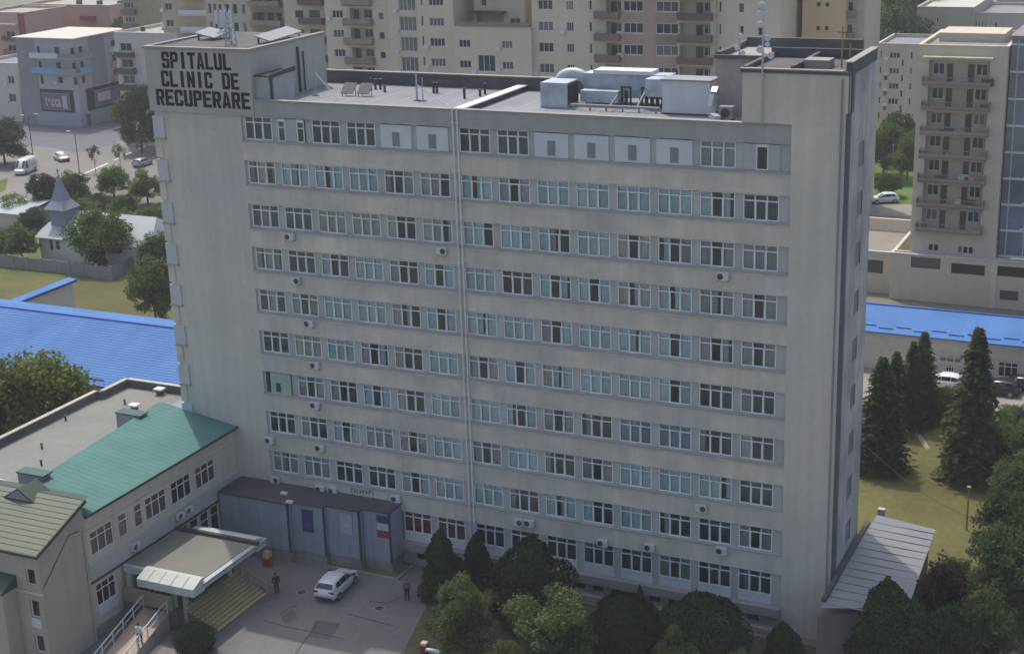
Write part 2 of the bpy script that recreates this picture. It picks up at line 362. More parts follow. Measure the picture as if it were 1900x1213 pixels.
PM = pane_mesh(HF-0.50-fb); TM = pane_mesh(0.50-2*fb); PMG = pane_mesh(HG-0.72-0.50-fb)
def curtain(wd, hh, m, seed, folds=7, taper=0.0):
    rr = random.Random(seed); n = folds*4; vs = []; fs = []
    for i in range(n+1):
        u = wd*i/n; d = 0.035*math.sin(i*math.pi/2+rr.random())+0.02*rr.random()
        vs += [(u*(1-taper), d, 0.0), (u, d*0.6, hh)]
    for i in range(n): fs.append((2*i, 2*i+2, 2*i+3, 2*i+1))
    return MB().add(vs, fs).mesh('curtain', m)
CM = {k: [curtain(WW/3-0.02, 1.66, m, s, 5+s, 0.0 if s else 0.12) for s in range(3)] for k, m in CUR.items()}
CHALF = {k: curtain(WW/3*0.55, 1.66, m, 9, 4) for k, m in CUR.items()}
def hosp_window(r, c, code):
    x, z = WX(c), (WZ(r)-WH if r < 10 else 1.97); g = r == 10
    o = link('window', FMG if g else FM, H, Vector((x, RECESS, z))-wloc(H)); hh = HG if g else HF; lo = 0.72 if g else 0.0
    for k in range(3):
        u = WW*k/3+fb/2 if k else fb*0.75
        link('pane', PMG if g else PM, o, (u, 0.035, lo+fb)); link('transom_pane', TM, o, (u, 0.036, hh-0.50+fb))
        s = code[k]
        if s in CUR: link('curtain', random.choice(CM[s]), o, (WW*k/3+0.01, 0.14+0.03*random.random(), lo+0.02))
        elif s in 'tg':    # half drawn
            link('curtain', CHALF[s.upper()], o, (WW*k/3+(0.0 if random.random() < .5 else WW/3*0.45), 0.15, lo+0.02))
    if g: link('apron_panel', APM, o)
    return o
APM = MB().box(0,WW,0.005,0.07,0.0,0.716).mesh('apron_panel', WPANEL)
ROWS = {
 1: 'DDD|SPL|DDD|DDD|PPP|PPP|DDD|DDD|PPP|PPP|PPP|PPP|GGG|VDV',
 2: 'gWg|TtT|TtT|TTT|gDG|GGD|TtT|GDG|TTT|TTT|TTT|TTT|TDt|DDD',
 3: 'DgD|DDD|WWW|WWW|WDD|WWg|TTD|TTT|TgD|TTT|WDW|tDG|GDG|GGG',
 4: 'gWg|DDD|TDD|TTT|GDD|TDT|TTT|DDD|TDt|TDT|WtW|TtT|GgG|GDG',
 5: 'DWD|GDG|TTT|TTT|GgD|TDT|TtT|TTT|GDT|TTT|TtT|TDT|GDg|GDG',
 6: 'DDD|WWW|TTT|GDt|GDD|TTT|GDG|TDT|WtT|TTT|TTT|TDT|DDD|GDD',
 7: 'XXX|GDG|GDD|TDT|GDD|TTT|TTT|tDT|GDG|gDD|BBB|BBB|gDD|GDD',
 8: 'DDD|GDD|TDT|BBB|GDG|TTT|GDG|TTT|gDD|GDG|TTT|TTT|TTt|DDD',
 9: 'WgW|GGG|DDD|DDD|TDT|TTT|TTT|gDD|TtT|TDD|TTT|gDD|DDD|GDG',
 10: '|||||RRR|RRR|DDD|DDD|DDD|gDD|DDD|GDG|DDD|gDD'.split('|', 1)[1]}
def split_window(r, c):
    x, z = WX(c), WZ(r)-WH
    o = part('window', MB().box(x+0.62,x+1.62,0.14,0.24,z,z+1.54+UP), PIER, H)
    for u in (0.0, 1.62):
        f = MB(); f.box(x+u,x+u+0.62,0.13,0.22,z,z+0.07).box(x+u,x+u+0.62,0.13,0.22,z+1.45,z+1.54+UP).box(x+u,x+u+0.07,0.13,0.22,z+0.07,z+1.45).box(x+u+0.55,x+u+0.619,0.13,0.22,z+0.07,z+1.45).box(x+u+0.07,x+u+0.55,0.13,0.22,z+1.0,z+1.07)
        part('sash', f, WHITE, o); part('pane', MB().box(x+u+0.07,x+u+0.55,0.17,0.18,z+0.07,z+1.45), GLASS, o)
def vent_panel(r, c, m=WPANEL):
    x, z = WX(c), WZ(r)-WH
    o = part('blind_panel', MB().box(x-0.05,x+WW+0.03,0.06,0.24,z,z+1.54+UP), m, H)
    v = MB().box(x+0.90,x+1.46,0.02,0.06,z+0.16,z+1.16)
    for k in range(8): v.box(x+0.94,x+1.42,0.0,0.02,z+0.22+k*0.115,z+0.27+k*0.115)
    part('louvre', v, VENT, o)
for r, s in ROWS.items():
    for c, code in enumerate(s.split('|'), 1):
        if not code: continue
        if code == 'PPP': vent_panel(r, c)
        elif code == 'SPL': split_window(r, c)
        elif code == 'VDV':
            x, z = WX(c), WZ(r)-WH
            o = part('blind_panel', MB().box(x,x+0.82,0.10,0.24,z,z+1.54+UP), PIER, H); part('blind_panel', MB().box(x+1.62,x+WW,0.10,0.24,z,z+1.54+UP), PIER, H)
            f = MB().box(x+0.82,x+1.62,0.12,0.2,z,z+0.07).box(x+0.82,x+1.62,0.12,0.2,z+1.47,z+1.54+UP).box(x+0.82,x+0.90,0.12,0.2,z+0.07,z+1.47).box(x+1.54,x+1.62,0.12,0.2,z+0.07,z+1.47)
            w_ = part('window', f, WHITE, H); part('pane', MB().box(x+0.9,x+1.54,0.15,0.16,z+0.07,z+1.47), GLASS, w_)
        elif code == 'XXX':
            x, z = WX(c), WZ(r)-WH; gm = mat('pale_green_panel', S((158,178,160)), 0.6, 0.04, 0.8)
            o = part('blind_panel', MB().box(x+0.45,x+WW-0.1,0.06,0.24,z-0.02,z+1.54+UP), gm, H)
            part('pane', MB().box(x+0.95,x+1.35,0.03,0.06,z+0.15,z+0.85), DKMETAL, o); part('slot', MB().box(x+0.12,x+0.28,0.10,0.2,z,z+1.3), DKMETAL, o)
        else: hosp_window(r, c, code)
# paired down pipes on the joint of the slab
px = WX(7)-0.30
for k, dx in enumerate((0.0, 0.34)):
    p = MB().tube((px+dx,-0.14,0.6),(px+dx,-0.14,35.5), 0.06, n=8)
    for r in range(1, 11): p.box(px+dx-0.08,px+dx+0.08,-0.21,0.0,WZ(r)+0.4,WZ(r)+0.5)
    part('drainpipe', p, mat('pipe_white', S((218,215,212)), 0.5, 0.05, 1.0, 0.02, streak=0.08), H)
# the stair tower with the name, and its white corner boxes
part('stair_tower', MB().box(-8.05,-0.203,0.03,10.2,0.0,34.2), PLG, H)
for r in range(1, 9):
    z = WZ(r)-1.85
    o = part('corner_box', MB().box(-8.2,-7.2,-0.10,1.6,z,z+1.62), mat('corner_white', S((190,191,194)), 0.7, 0.05, 0.8, 0.02, streak=0.08), H)
    part('box_ledge', MB().box(-8.27,-7.12,-0.16,1.7,z-0.12,z-0.003), FLASH, o)
    part('corner_rib', MB().box(-8.2,-7.6,-0.06,1.2,z-1.5,z-0.143), PL, o)
hd = MB().box(-8.3,1.05,-0.12,10.2,34.203,38.85); sb = part('sign_block', hd, mat('sign_block_render', S((176,172,164)), 0.9, 0.06, 0.3, 0.03, streak=0.08), H)
part('block_cap', MB().box(-8.4,1.15,-0.22,0.2,38.853,39.05).box(-8.4,-8.0,0.203,10.25,38.853,39.05).box(0.75,1.15,0.203,10.25,38.853,39.05), CONC, H)
part('block_roof', MB().box(-7.99,0.74,0.21,10.2,38.853,38.9), PARIN, H)
# service lean-to and pipes on the flank of the sign block
part('flank_lean_to', MB().box(1.053,2.3,0.35,3.6,34.9,37.0), mat('lean_to_render', S((170,170,170)), 0.85, 0.06, 0.5, streak=0.1), H)
part('lean_to_cap', MB().box(1.053,2.4,0.25,3.7,37.003,37.12), DKMETAL, H)
fr = MB().bar((2.39,0.5,34.9),(2.39,0.5,37.0),0.16,0.16).bar((2.42,0.4,37.05),(2.42,3.7,37.25),0.12,0.3); part('pipe_frame', fr, DKMETAL, H)
part('drainpipe', MB().tube((1.15,6.2,35.0),(1.15,6.2,38.4),0.10,n=6).tube((1.15,6.9,35.0),(1.15,6.9,38.0),0.06,n=6), DKMETAL, H)
# lettering
GLYPH = {}
def glyphs():
    a, b = 0.37, 0.185; m = 1-a; n = 1-b; V = [(0,0),(a,0),(a,1),(0,1)]; ia = lambda z: a+(0.5-a)*z/0.74
    bowl = [(a,1),(.82,1),(1,.91),(1,.49),(.82,.39),(a,.39),(a,.39+b*.9),(m,.39+b*.9),(m,n),(a,n)]
    GLYPH.update(I=[[(0,0),(1,0),(1,1),(0,1)]], L=[V, [(a,0),(1,0),(1,b),(a,b)]], T=[[(0,n),(1,n),(1,1),(0,1)], [(.5-a/2,0),(.5+a/2,0),(.5+a/2,n),(.5-a/2,n)]],
        E=[V, [(a,0),(1,0),(1,b),(a,b)], [(a,.42),(.88,.42),(.88,.42+b),(a,.42+b)], [(a,n),(1,n),(1,1),(a,1)]],
        C=[[(1,.64),(1,.91),(.84,1),(.16,1),(0,.91),(0,.09),(.16,0),(.84,0),(1,.09),(1,.36),(m,.36),(m,b),(a,b),(a,n),(m,n),(m,.64)]],
        U=[[(0,1),(0,.09),(.16,0),(.84,0),(1,.09),(1,1),(m,1),(m,b),(a,b),(a,1)]], N=[V, [(m,0),(1,0),(1,1),(m,1)], [(a,.5),(m,0),(m,.5),(a,1)]],
        D=[V, [(a,1),(.8,1),(1,.88),(1,.12),(.8,0),(a,0),(a,b),(m,b),(m,n),(a,n)]], P=[V, bowl], R=[V, bowl, [(.45,.388),(.76,.388),(1,0),(m-.02,0)]],
        A=[[(0,0),(a,0),(.5,.74),(.5,1),(.32,1)], [(1,0),(.68,1),(.5,1),(.5,.74),(m,0)], [(ia(.17)+.001,.17),(1-ia(.17)-.001,.17),(1-ia(.33)-.001,.33),(ia(.33)+.001,.33)]],
        S=[[(1,.66),(1,.91),(.84,1),(.16,1),(0,.91),(0,.52),(.14,.42),(m,.42),(m,b),(a,b),(a,.34),(0,.34),(0,.09),(.16,0),(.84,0),(1,.09),(1,.49),(.86,.585),(a,.585),(a,n),(m,n),(m,.66)]])
def letters(txt, x0, x1, z0, z1, y, parent, m=None, block=True):
    """painted letters, one piece each"""
    if not GLYPH: glyphs()
    n = len(txt); adv = (x1-x0)/n
    for i, ch in enumerate(txt):
        if ch == ' ': continue
        cx = x0+adv*(i+0.5)
        if block:
            wd = adv*(0.38 if ch == 'I' else 0.90); b_ = MB()
            for poly in GLYPH[ch]: b_.prism([(cx-wd/2+wd*u, z0+(z1-z0)*t) for u, t in poly], 'y', y, y+0.006)
            part('letter', b_, m or BLACK, parent); continue
        cu = bpy.data.curves.new('letter', 'FONT'); cu.body = ch; cu.size = 1.0; cu.offset = 0.03
        tmp = bpy.data.objects.new('letter_tmp', cu); COL.objects.link(tmp); bpy.context.view_layer.update()
        me = bpy.data.meshes.new_from_object(tmp); bpy.data.objects.remove(tmp); bpy.data.curves.remove(cu)
        co = np.array([v.co[:] for v in me.vertices]); a, c = co.min(0), co.max(0); hh = (z1-z0)*(1.0 if ch == 't' else 0.75); wd = adv*(0.6 if ch == 't' else 0.84)
        for v in me.vertices: v.co = Vector((cx-wd/2+wd*(v.co.x-a[0])/(c[0]-a[0]), y, z0+hh*(v.co.y-a[1])/(c[1]-a[1])))-wloc(parent)
        me.materials.clear(); me.materials.append(m or BLACK); me.update(); link('letter', me, parent)
def sgn(txt, l, r, zt, zb):
    letters(txt, at(l, 150, y=-0.12).x, at(r, 150, y=-0.12).x, zb, zt, -0.128, sb)
z_ = lambda px_, py_: at(px_, py_, y=-0.12).z
sgn('SPITALUL', 303, 432, z_(306,96), z_(306,127)); sgn('CLINIC DE', 299, 444, z_(303,131), z_(303,161)); sgn('RECUPERARE', 286, 462, z_(290,165), z_(290,195))
# right-hand blank tower
part('blank_tower', MB().box(41.103,44.6,-0.03,7.0,0.0,35.4), PLG, H)
part('head_roof', MB().box(38.0,44.3,0.3,6.75,38.553,38.57), PARIN, H); part('blank_tower_head', MB().box(37.9,44.6,-0.028,7.0,35.403,38.55), PLG, H)
b = MB().box(37.8,44.75,-0.1,0.25,38.553,38.75).box(44.35,44.75,0.253,7.05,38.553,39.3).box(37.8,44.34,6.8,7.05,38.553,39.2).box(37.8,38.1,0.253,6.79,38.553,38.9).box(40.9,41.15,0.253,6.79,38.553,39.0)
part('head_parapet', b, PARIN, H); part('head_coping', MB().box(37.75,44.3,-0.14,0.3,38.753,38.83).box(44.3,44.8,0.0,7.1,39.303,39.38), CONC, H)
part('lift_house', MB().box(34.8,37.897,4.6,10.8,34.9,38.7), mat('lift_house_render', S((158,154,150)), 0.9, 0.08, 0.3, streak=0.08), H)
b = MB().box(34.6,37.79,4.4,4.7,38.703,38.95).box(34.6,35.0,4.703,10.8,38.703,39.1).box(35.003,43.0,10.5,10.9,38.703,39.35); part('lift_house_parapet', b, PARIN, H)
part('roof_hatch', MB().box(41.2,42.8,2.2,3.6,38.56,39.1), CONC, H)
part('corner_pipe', MB().box(44.50,44.75,-0.08,0.35,1.2,36.2).box(44.63,44.75,0.353,1.0,36.2,38.6), mat('corner_duct', S((92,92,98)), 0.7, 0.1, 0.6, streak=0.1), H)
part('corner_pipe', MB().box(44.15,44.28,-0.1,-0.03,1.2,38.3), mat('pipe_grey', S((140,138,140)), 0.7, 0.08), H)
# window strip on the narrow right flank
fl = MB(); holes = [(3.2,4.5,WZ(r)-1.75,WZ(r)-0.15) for r in range(1, 10)]
facade(fl, -0.02, 6.99, 0.0, 38.5, holes, RT(44.66), 0.04); part('flank_render', fl, mat('flank_render', S((188,184,182)), 0.9, 0.12, 0.5, 0.05, streak=0.2, col2=S((150,146,148))), H)
for h in holes:
    o = part('window', MB().box(44.61,44.68,h[0],h[0]+0.08,h[2],h[3]).box(44.61,44.68,h[1]-0.08,h[1],h[2],h[3]).box(44.61,44.68,h[0]+0.08,h[1]-0.08,h[3]-0.1,h[3]), mat('old_frame', S((128,122,124)), 0.7), H)
    part('pane', MB().box(44.61,44.63,h[0]+0.08,h[1]-0.08,h[2],h[3]-0.1), mat('flank_pane', S((112,108,116)), 0.4), o)
# main roof
part('main_roof', MB().box(-0.2,41.1,0.345,11.4,34.7,34.9), ROOFW, H)
part('rear_parapet', MB().box(-0.2,34.7,11.4,11.65,30.0,35.85), PARIN, H); part('rear_coping', MB().box(-0.2,34.7,11.3,11.75,35.853,35.93), CONC, H)
part('rear_wall', MB().box(-0.2,41.1,11.4,11.6,0.0,29.99), PLG, H)
part('joint_upstand', MB().box(17.3,17.75,0.6,11.38,34.9,35.25), PARIN, H); part('upstand_cap', MB().box(17.1,17.9,0.6,11.38,35.253,35.33), WPANEL, H)

for k in range(19): part('membrane_seam', MB().box(0.6+k*2.0 if k < 8 else 2.4+k*2.0,0.72+k*2.0 if k < 8 else 2.52+k*2.0,0.6,11.3,34.901,34.908), mat('seam_grey', S((150,152,155)), 0.8), H)
# ------------------------------------------------------------------ things on the hospital roof
Zr = 34.9
def vent_pipes(pxs, label):
    pass
def roof_at(px_, py_): return at(px_, py_, z=Zr)
p = roof_at(1005,200)
t = thing('air_handling_unit', 'boxy pale air handler with dark louvre at the left end of the roof ducts', 'air handler', (22.6,5.5,Zr))
part('casing', MB().box(21.9,23.9,4.7,6.8,Zr+0.05,Zr+1.75), DUCT, t); lv = MB().box(23.9,23.96,4.9,6.6,Zr+0.25,Zr+1.65)
for k in range(9): lv.box(23.96,24.0,4.95,6.55,Zr+0.3+k*0.15,Zr+0.37+k*0.15)
part('louvre', lv, DKMETAL, t); part('plinth', MB().box(21.85,23.95,4.65,6.85,Zr,Zr+0.05), CONC, t)
t = thing('roof_duct', 'long silver insulated duct running across the hospital roof', 'duct', (26.5,8.0,Zr))
part('duct_run', MB().box(24.2,30.6,7.0,8.4,Zr+0.5,Zr+2.15), DUCT, t)
part('duct_lid', MB().box(25.0,29.3,6.9,8.5,Zr+2.153,Zr+2.4), mat('bright_foil', S((214,222,228)), 0.35, 0.05, 1.5, metal=0.3, bump=0.2), t)
el = MB()
rg = []
for i in range(15):
    a0 = math.pi*0.95*i/14; cx_, cz_, ux, uz = 23.2-1.15*math.cos(a0), Zr+1.15+0.85*math.sin(a0), -math.cos(a0), math.sin(a0)
    rg.append([(cx_+ux*0.42*math.cos(b_), 7.6+0.36*math.sin(b_), cz_+uz*0.42*math.cos(b_)) for b_ in [2*math.pi*j/12 for j in range(12)]])
el.add([p_ for r_ in rg for p_ in r_], [(i*12+j, i*12+(j+1) % 12, (i+1)*12+(j+1) % 12, (i+1)*12+j) for i in range(14) for j in range(12)])
part('duct_bend', el, DUCT, t, True); part('duct_drop', MB().box(29.35,30.6,5.6,6.95,Zr+0.9,Zr+2.1), DUCT, t)
part('lower_duct', MB().box(24.4,27.2,5.9,6.8,Zr+0.3,Zr+1.1), DUCT, t)
for x in (24.4, 26.6, 28.4, 30.3): part('duct_leg', MB().box(x,x+0.1,6.95,7.05,Zr,Zr+0.5).box(x,x+0.1,8.3,8.4,Zr,Zr+0.5), DKMETAL, t)
for i, (x, nm) in enumerate(((27.4, 'first'), (28.9, 'second'), (29.7, 'third'))):
    q = MB().box(x,x+0.12,6.0,6.1,Zr,Zr+1.35).box(x+0.65,x+0.77,6.0,6.1,Zr,Zr+1.35).box(x,x+0.77,5.98,6.12,Zr+1.35,Zr+1.5).tube((x+0.38,6.05,Zr+0.1),(x+0.38,6.05,Zr+1.2),0.14)
    solo('pump_frame', q, DKMETAL, 'dark pipe frame before the silver roof duct, %s from the louvred unit' % nm, 'pipe frame', 'pipe frames on the hospital roof')
t = thing('plant_cabin', 'plain white box cabin among the ducts on the hospital roof', 'plant cabin', (32.7,5.2,Zr))
part('shell', MB().box(31.05,34.4,4.3,6.1,Zr+0.1,Zr+2.25), WPANEL, t); part('cabin_roof', MB().box(30.95,34.5,4.2,6.2,Zr+2.253,Zr+2.36), VENT, t); part('skid', MB().box(31.0,34.45,4.25,6.15,Zr,Zr+0.1), DKMETAL, t)
t = thing('condenser', 'white outdoor condenser with a dark round fan near the mast on the hospital roof', 'condenser', (36.0,3.0,Zr))
part('casing', MB().box(35.5,36.45,2.7,3.3,Zr+0.15,Zr+0.95), VENT, t); part('fan_grille', MB().tube((35.95,2.67,Zr+0.55),(35.95,2.70,Zr+0.55),0.30,n=16), DKMETAL, t); part('feet', MB().box(35.55,35.65,2.7,3.3,Zr,Zr+0.15).box(36.3,36.4,2.7,3.3,Zr,Zr+0.15), DKMETAL, t)
q = MB()
P = [(34.9,4.0,Zr+1.9),(34.9,3.6,Zr+1.6),(34.8,3.4,Zr+0.8),(34.9,3.2,Zr+0.25),(35.6,2.2,Zr+0.2)]
for a, c in zip(P, P[1:]): q.bar(a, c, 0.42, 0.42)
solo('flexible_duct', q, METAL, 'bent metal duct dropping between white cabin and condenser', 'duct')
for i, (px_, py_) in enumerate(((632,179),(662,180))):
    p = roof_at(px_, py_); o = thing('solar_panel', ['dark tilted panel beside the leaning brace on the hospital roof', 'dark tilted panel, the one farther from the sign block'][i], 'panel', p, 'tilted panels on the hospital roof')
    part('sheet', MB().add([(p.x,p.y,p.z+0.25),(p.x+1.05,p.y,p.z+0.25),(p.x+1.05,p.y+0.75,p.z+0.95),(p.x,p.y+0.75,p.z+0.95),(p.x,p.y+0.03,p.z+0.2),(p.x+1.05,p.y+0.03,p.z+0.2),(p.x+1.05,p.y+0.78,p.z+0.9),(p.x,p.y+0.78,p.z+0.9)],[(0,1,2,3),(4,7,6,5),(0,4,5,1),(1,5,6,2),(2,6,7,3),(3,7,4,0)]), mat('panel_dark', S((92,90,92)), 0.4), o)
    part('stand', MB().tube((p.x+0.1,p.y+0.1,p.z),(p.x+0.1,p.y+0.1,p.z+0.25),0.03).tube((p.x+0.95,p.y+0.6,p.z),(p.x+0.95,p.y+0.6,p.z+0.8),0.03).tube((p.x+0.1,p.y+0.6,p.z),(p.x+0.1,p.y+0.6,p.z+0.8),0.03), DKMETAL, o)
VL = [(688,162,'nearest the tilted panels'),(697,163,'with one neighbour each side, by the tilted panels'),(706,163,'third of the three by the tilted panels'),(714,168,'low and alone beyond the three stubs'),(805,170,'left of a pair at mid roof'),(811,170,'right of a pair at mid roof'),(862,180,'alone before the diagonal upstand'),(891,176,'in front of the upstand, shorter'),(900,172,'in front of the upstand, taller')]
for px_, py_, d in VL:
    p = roof_at(px_, py_+3); h = 0.75 if 'low' not in d and 'short' not in d else 0.45
    solo('vent_pipe', MB().tube(p, p+Vector((0,0,h)), 0.10, n=8).tube(p+Vector((0,0,h)), p+Vector((0,0,h+0.06)), 0.15, n=8), DKMETAL, 'small vent stub on the white roof, '+d, 'vent', 'vent stubs on the hospital roof')
def mast(px_, py_, h, label, brace=None, r=0.05):
    p = roof_at(px_, py_); o = thing('roof_mast', label, 'mast', p, 'thin masts on the hospital roof')
    part('pole', MB().tube(p, p+Vector((0,0,h)), r, r*0.7, n=6), METAL, o)
    part('foot_plate', MB().box(p.x-0.2,p.x+0.2,p.y-0.2,p.y+0.2,p.z,p.z+0.05), DKMETAL, o)
    if brace: part('brace', MB().tube(p+Vector((0,0,h*0.62)), p+Vector(brace), 0.04, n=5), METAL, o)
    return o
mast(586,178,2.9,'thin mast with a slanting brace beside the sign block', (2.6,-1.2,0.1)); mast(774,187,1.9,'thicker mast with a slanting brace at mid roof', (3.0,-1.5,0.1), 0.09); mast(785,188,1.7,'short bare mast next to the braced one at mid roof')
# mast with dishes by the blank tower
p = Vector((39.25, -0.22, 35.4)); o = thing('antenna_mast', 'tall antenna mast with round white dishes beside the blank tower', 'antenna mast', p)
part('pole', MB().tube(p, p+Vector((0,0,9.5)), 0.075, 0.05, n=8), METAL, o)
def dish(parent, c, r, d=Vector((0.3,-0.9,-0.1))):
    d = d.normalized(); q = MB(); r *= 0.78; q.tube(Vector(c), Vector(c)+d*0.14, r*0.6, r, n=14).tube(Vector(c)+d*0.14, Vector(c)+d*0.2, r, r*0.97, n=14); part('dish', q, WPANEL, parent, False)
for px_, py_, r in ((1412,45,0.26),(1424,70,0.26),(1424,82,0.20),(1430,102,0.28),(1410,91,0.30),(1414,10,0.30),(1412,24,0.26)):
    c = at(px_, py_, y=-0.5); dish(o, c, r)
    part('bracket', MB().tube((c.x,c.y+0.05,c.z),(p.x,p.y,c.z),0.03,n=5), DKMETAL, o)
p = Vector((36.3, 4.55, 38.95)); o = thing('dish_pole', 'short pole with three small dishes on the lift house parapet', 'dish pole', p)
part('pole', MB().tube(p-Vector((0,0,0.0)), p+Vector((0,0,2.0)), 0.06, n=6), METAL, o)
for k, (dx, dz) in enumerate(((-0.15,0.5),(0.25,0.2),(0.1,1.3))): dish(o, p+Vector((dx,-0.1,dz)), 0.22)
p = Vector((43.4, 3.0, 38.56)); o = thing('aerial_pole', 'thin yellowish aerial pole standing on the blank tower roof', 'aerial', p)
part('pole', MB().tube(p, p+Vector((0,0,2.6)), 0.06, n=6).tube(p+Vector((0.5,0,0)), p+Vector((0.5,0,1.5)), 0.05, n=6), mat('ochre_paint', S((150,140,70)), 0.6), o); part('crossbar', MB().tube(p+Vector((-0.3,0,2.2)), p+Vector((0.3,0,2.2)), 0.03, n=5), DKMETAL, o)
for i, (x, y, h, lb) in enumerate(((-2.6,3.0,2.6,'lattice antenna tower of white struts on the sign block roof'),(-5.6,6.5,2.2,'slim lattice antenna set farther back on the sign block roof'))):
    o = thing('lattice_antenna', lb, 'antenna', (x,y,38.9), 'lattice antennas on the sign block'); q = MB()
    for k in range(3):
        a = 2*math.pi*k/3; q.tube((x+0.45*math.cos(a),y+0.45*math.sin(a),38.9),(x+0.25*math.cos(a),y+0.25*math.sin(a),38.9+h),0.05,n=5)
    part('legs', q, METAL, o); q = MB()
    for j in range(6):
        for k in range(3):
            a, c = 2*math.pi*k/3, 2*math.pi*(k+1)/3; t0, t1 = j/6, (j+1)/6; r0, r1 = 0.45-0.2*t0, 0.45-0.2*t1
            q.tube((x+r0*math.cos(a),y+r0*math.sin(a),38.9+h*t0),(x+r1*math.cos(c),y+r1*math.sin(c),38.9+h*t1),0.03,n=4)
    part('lacing', q, METAL, o); part('panel_aerial', MB().box(x-0.5,x-0.3,y-0.5,y-0.38,38.9+h*0.5,38.9+h*0.95).box(x+0.3,x+0.5,y-0.5,y-0.38,38.9+h*0.5,38.9+h*0.95), WPANEL, o)
for i, (x0, x1, y0, y1, lb) in enumerate(((-7.0,-5.2,4.5,6.5,'grey sheet metal lean-to roof left of the lattice antenna'),(-0.9,0.5,3.6,8.0,'low sheet shelter at the flank end of the sign block roof'))):
    q = MB().add([(x0,y0,39.5),(x1,y0,39.15),(x1,y1,39.35),(x0,y1,39.7),(x0,y0,39.42),(x1,y0,39.07),(x1,y1,39.27),(x0,y1,39.62)],[(0,1,2,3),(4,7,6,5),(0,4,5,1),(1,5,6,2),(2,6,7,3),(3,7,4,0)])
    o = thing('roof_shelter', lb, 'shelter', ((x0+x1)/2,(y0+y1)/2,38.9), 'shelters on the sign block'); part('sheet', q, VENT, o)
    q = MB()
    for x in (x0+0.2, x1-0.2):
        for y in (y0+0.2, y1-0.2): q.box(x-0.05,x+0.05,y-0.05,y+0.05,38.9,39.12 if x > (x0+x1)/2 else 39.42)
    part('posts', q, DKMETAL, o)
# ------------------------------------------------------------------ air conditioners on the facade
def ac_unit(px_, py_, label, fan_left=True, plane=None, grp='air conditioners on the hospital facade'):
    T = plane or ('y', 0.0)
    c = at(px_, py_, **{T[0]: T[1]}); rot = 0.0 if T[0] == 'y' else math.pi/2
    o = thing('air_conditioner', label, 'air conditioner', c, grp, rot)
    if 'ac' not in _wm:
        _wm['ac'] = (MB().box(-0.39,0.39,-0.36,-0.08,-0.26,0.26).mesh('casing', mat('ac_white', S((200,200,198)), 0.6, 0.05)), MB().tube((0,-0.375,0),(0,-0.36,0),0.21,n=14).mesh('fan_grille', DKMETAL),
                     MB().box(-0.36,-0.31,-0.34,0.02,-0.33,-0.283).box(0.31,0.36,-0.34,0.02,-0.33,-0.283).mesh('bracket', DKMETAL))
    a, g, k = _wm['ac']; link('casing', a, o); link('fan_grille', g, o, (-0.14 if fan_left else 0.14, 0, 0)); link('bracket', k, o)
for q in ((540,438,'air conditioner under the second window, third row from the top'),(822,464,'air conditioner beside the drainpipe, under the third window row'),(551,519,'air conditioner under the second window, fourth row from the top'),
          (1343,511,'air conditioner at the right end, under the fourth window row'),(576,599,'air conditioner under the second window, fifth row from the top'),(587,676,'air conditioner under the second window, sixth row from the top'),
          (587,750,'air conditioner under the second window, seventh row from the top'),(503,815,'air conditioner in the corner by the stair tower, under the eighth row'),(596,829,'air conditioner under the second window, eighth row from the top'),
          (513,888,'air conditioner just above the grey annex roof, beside the stair tower'),(597,905,'left unit of the air conditioner pair above the annex roof'),(620,908,'right unit of the air conditioner pair above the annex roof'),
          (737,923,'air conditioner above the flag end of the grey annex'),(1303,940,'air conditioner under the eighth window row near the blank tower'),(964,966,'air conditioner above the big dark conifer, left of two'),(984,968,'air conditioner above the big dark conifer, right of two'),
          (1120,1005,'air conditioner above the ground floor windows, leftmost of three'),(1207,1013,'air conditioner above the ground floor windows, middle of three'),(1340,1019,'air conditioner above the ground floor windows, nearest the blank tower')):
    ac_unit(*q, fan_left=random.random() < 0.7)
# small dark lettering on the spandrel above the annex
b = MB(); x0 = at(651,908,y=0).x; z0 = at(651,908,y=0).z
for k, (w_, h_) in enumerate(((0.16,0.3),(0.13,0.3),(0.05,0.3),(0.18,0.32),(0.12,0.3),(0.14,0.32),(0.12,0.34))):
    u = x0+0.27*k; b.box(u,u+0.05,-0.02,-0.004,z0-0.18,z0-0.18+h_).box(u+0.053,u+w_+0.06,-0.02,-0.004,z0-0.18+h_*(0.42 if k % 2 else 0.8),z0-0.18+h_*(0.62 if k % 2 else 1.0))
u = x0+1.95; b.box(u,u+0.03,-0.02,-0.004,z0-0.35,z0+0.2).box(u-0.25,u-0.003,-0.02,-0.004,z0+0.17,z0+0.2)
part('facade_lettering', b, mat('letter_grey', S((74,72,74)), 0.8), H)
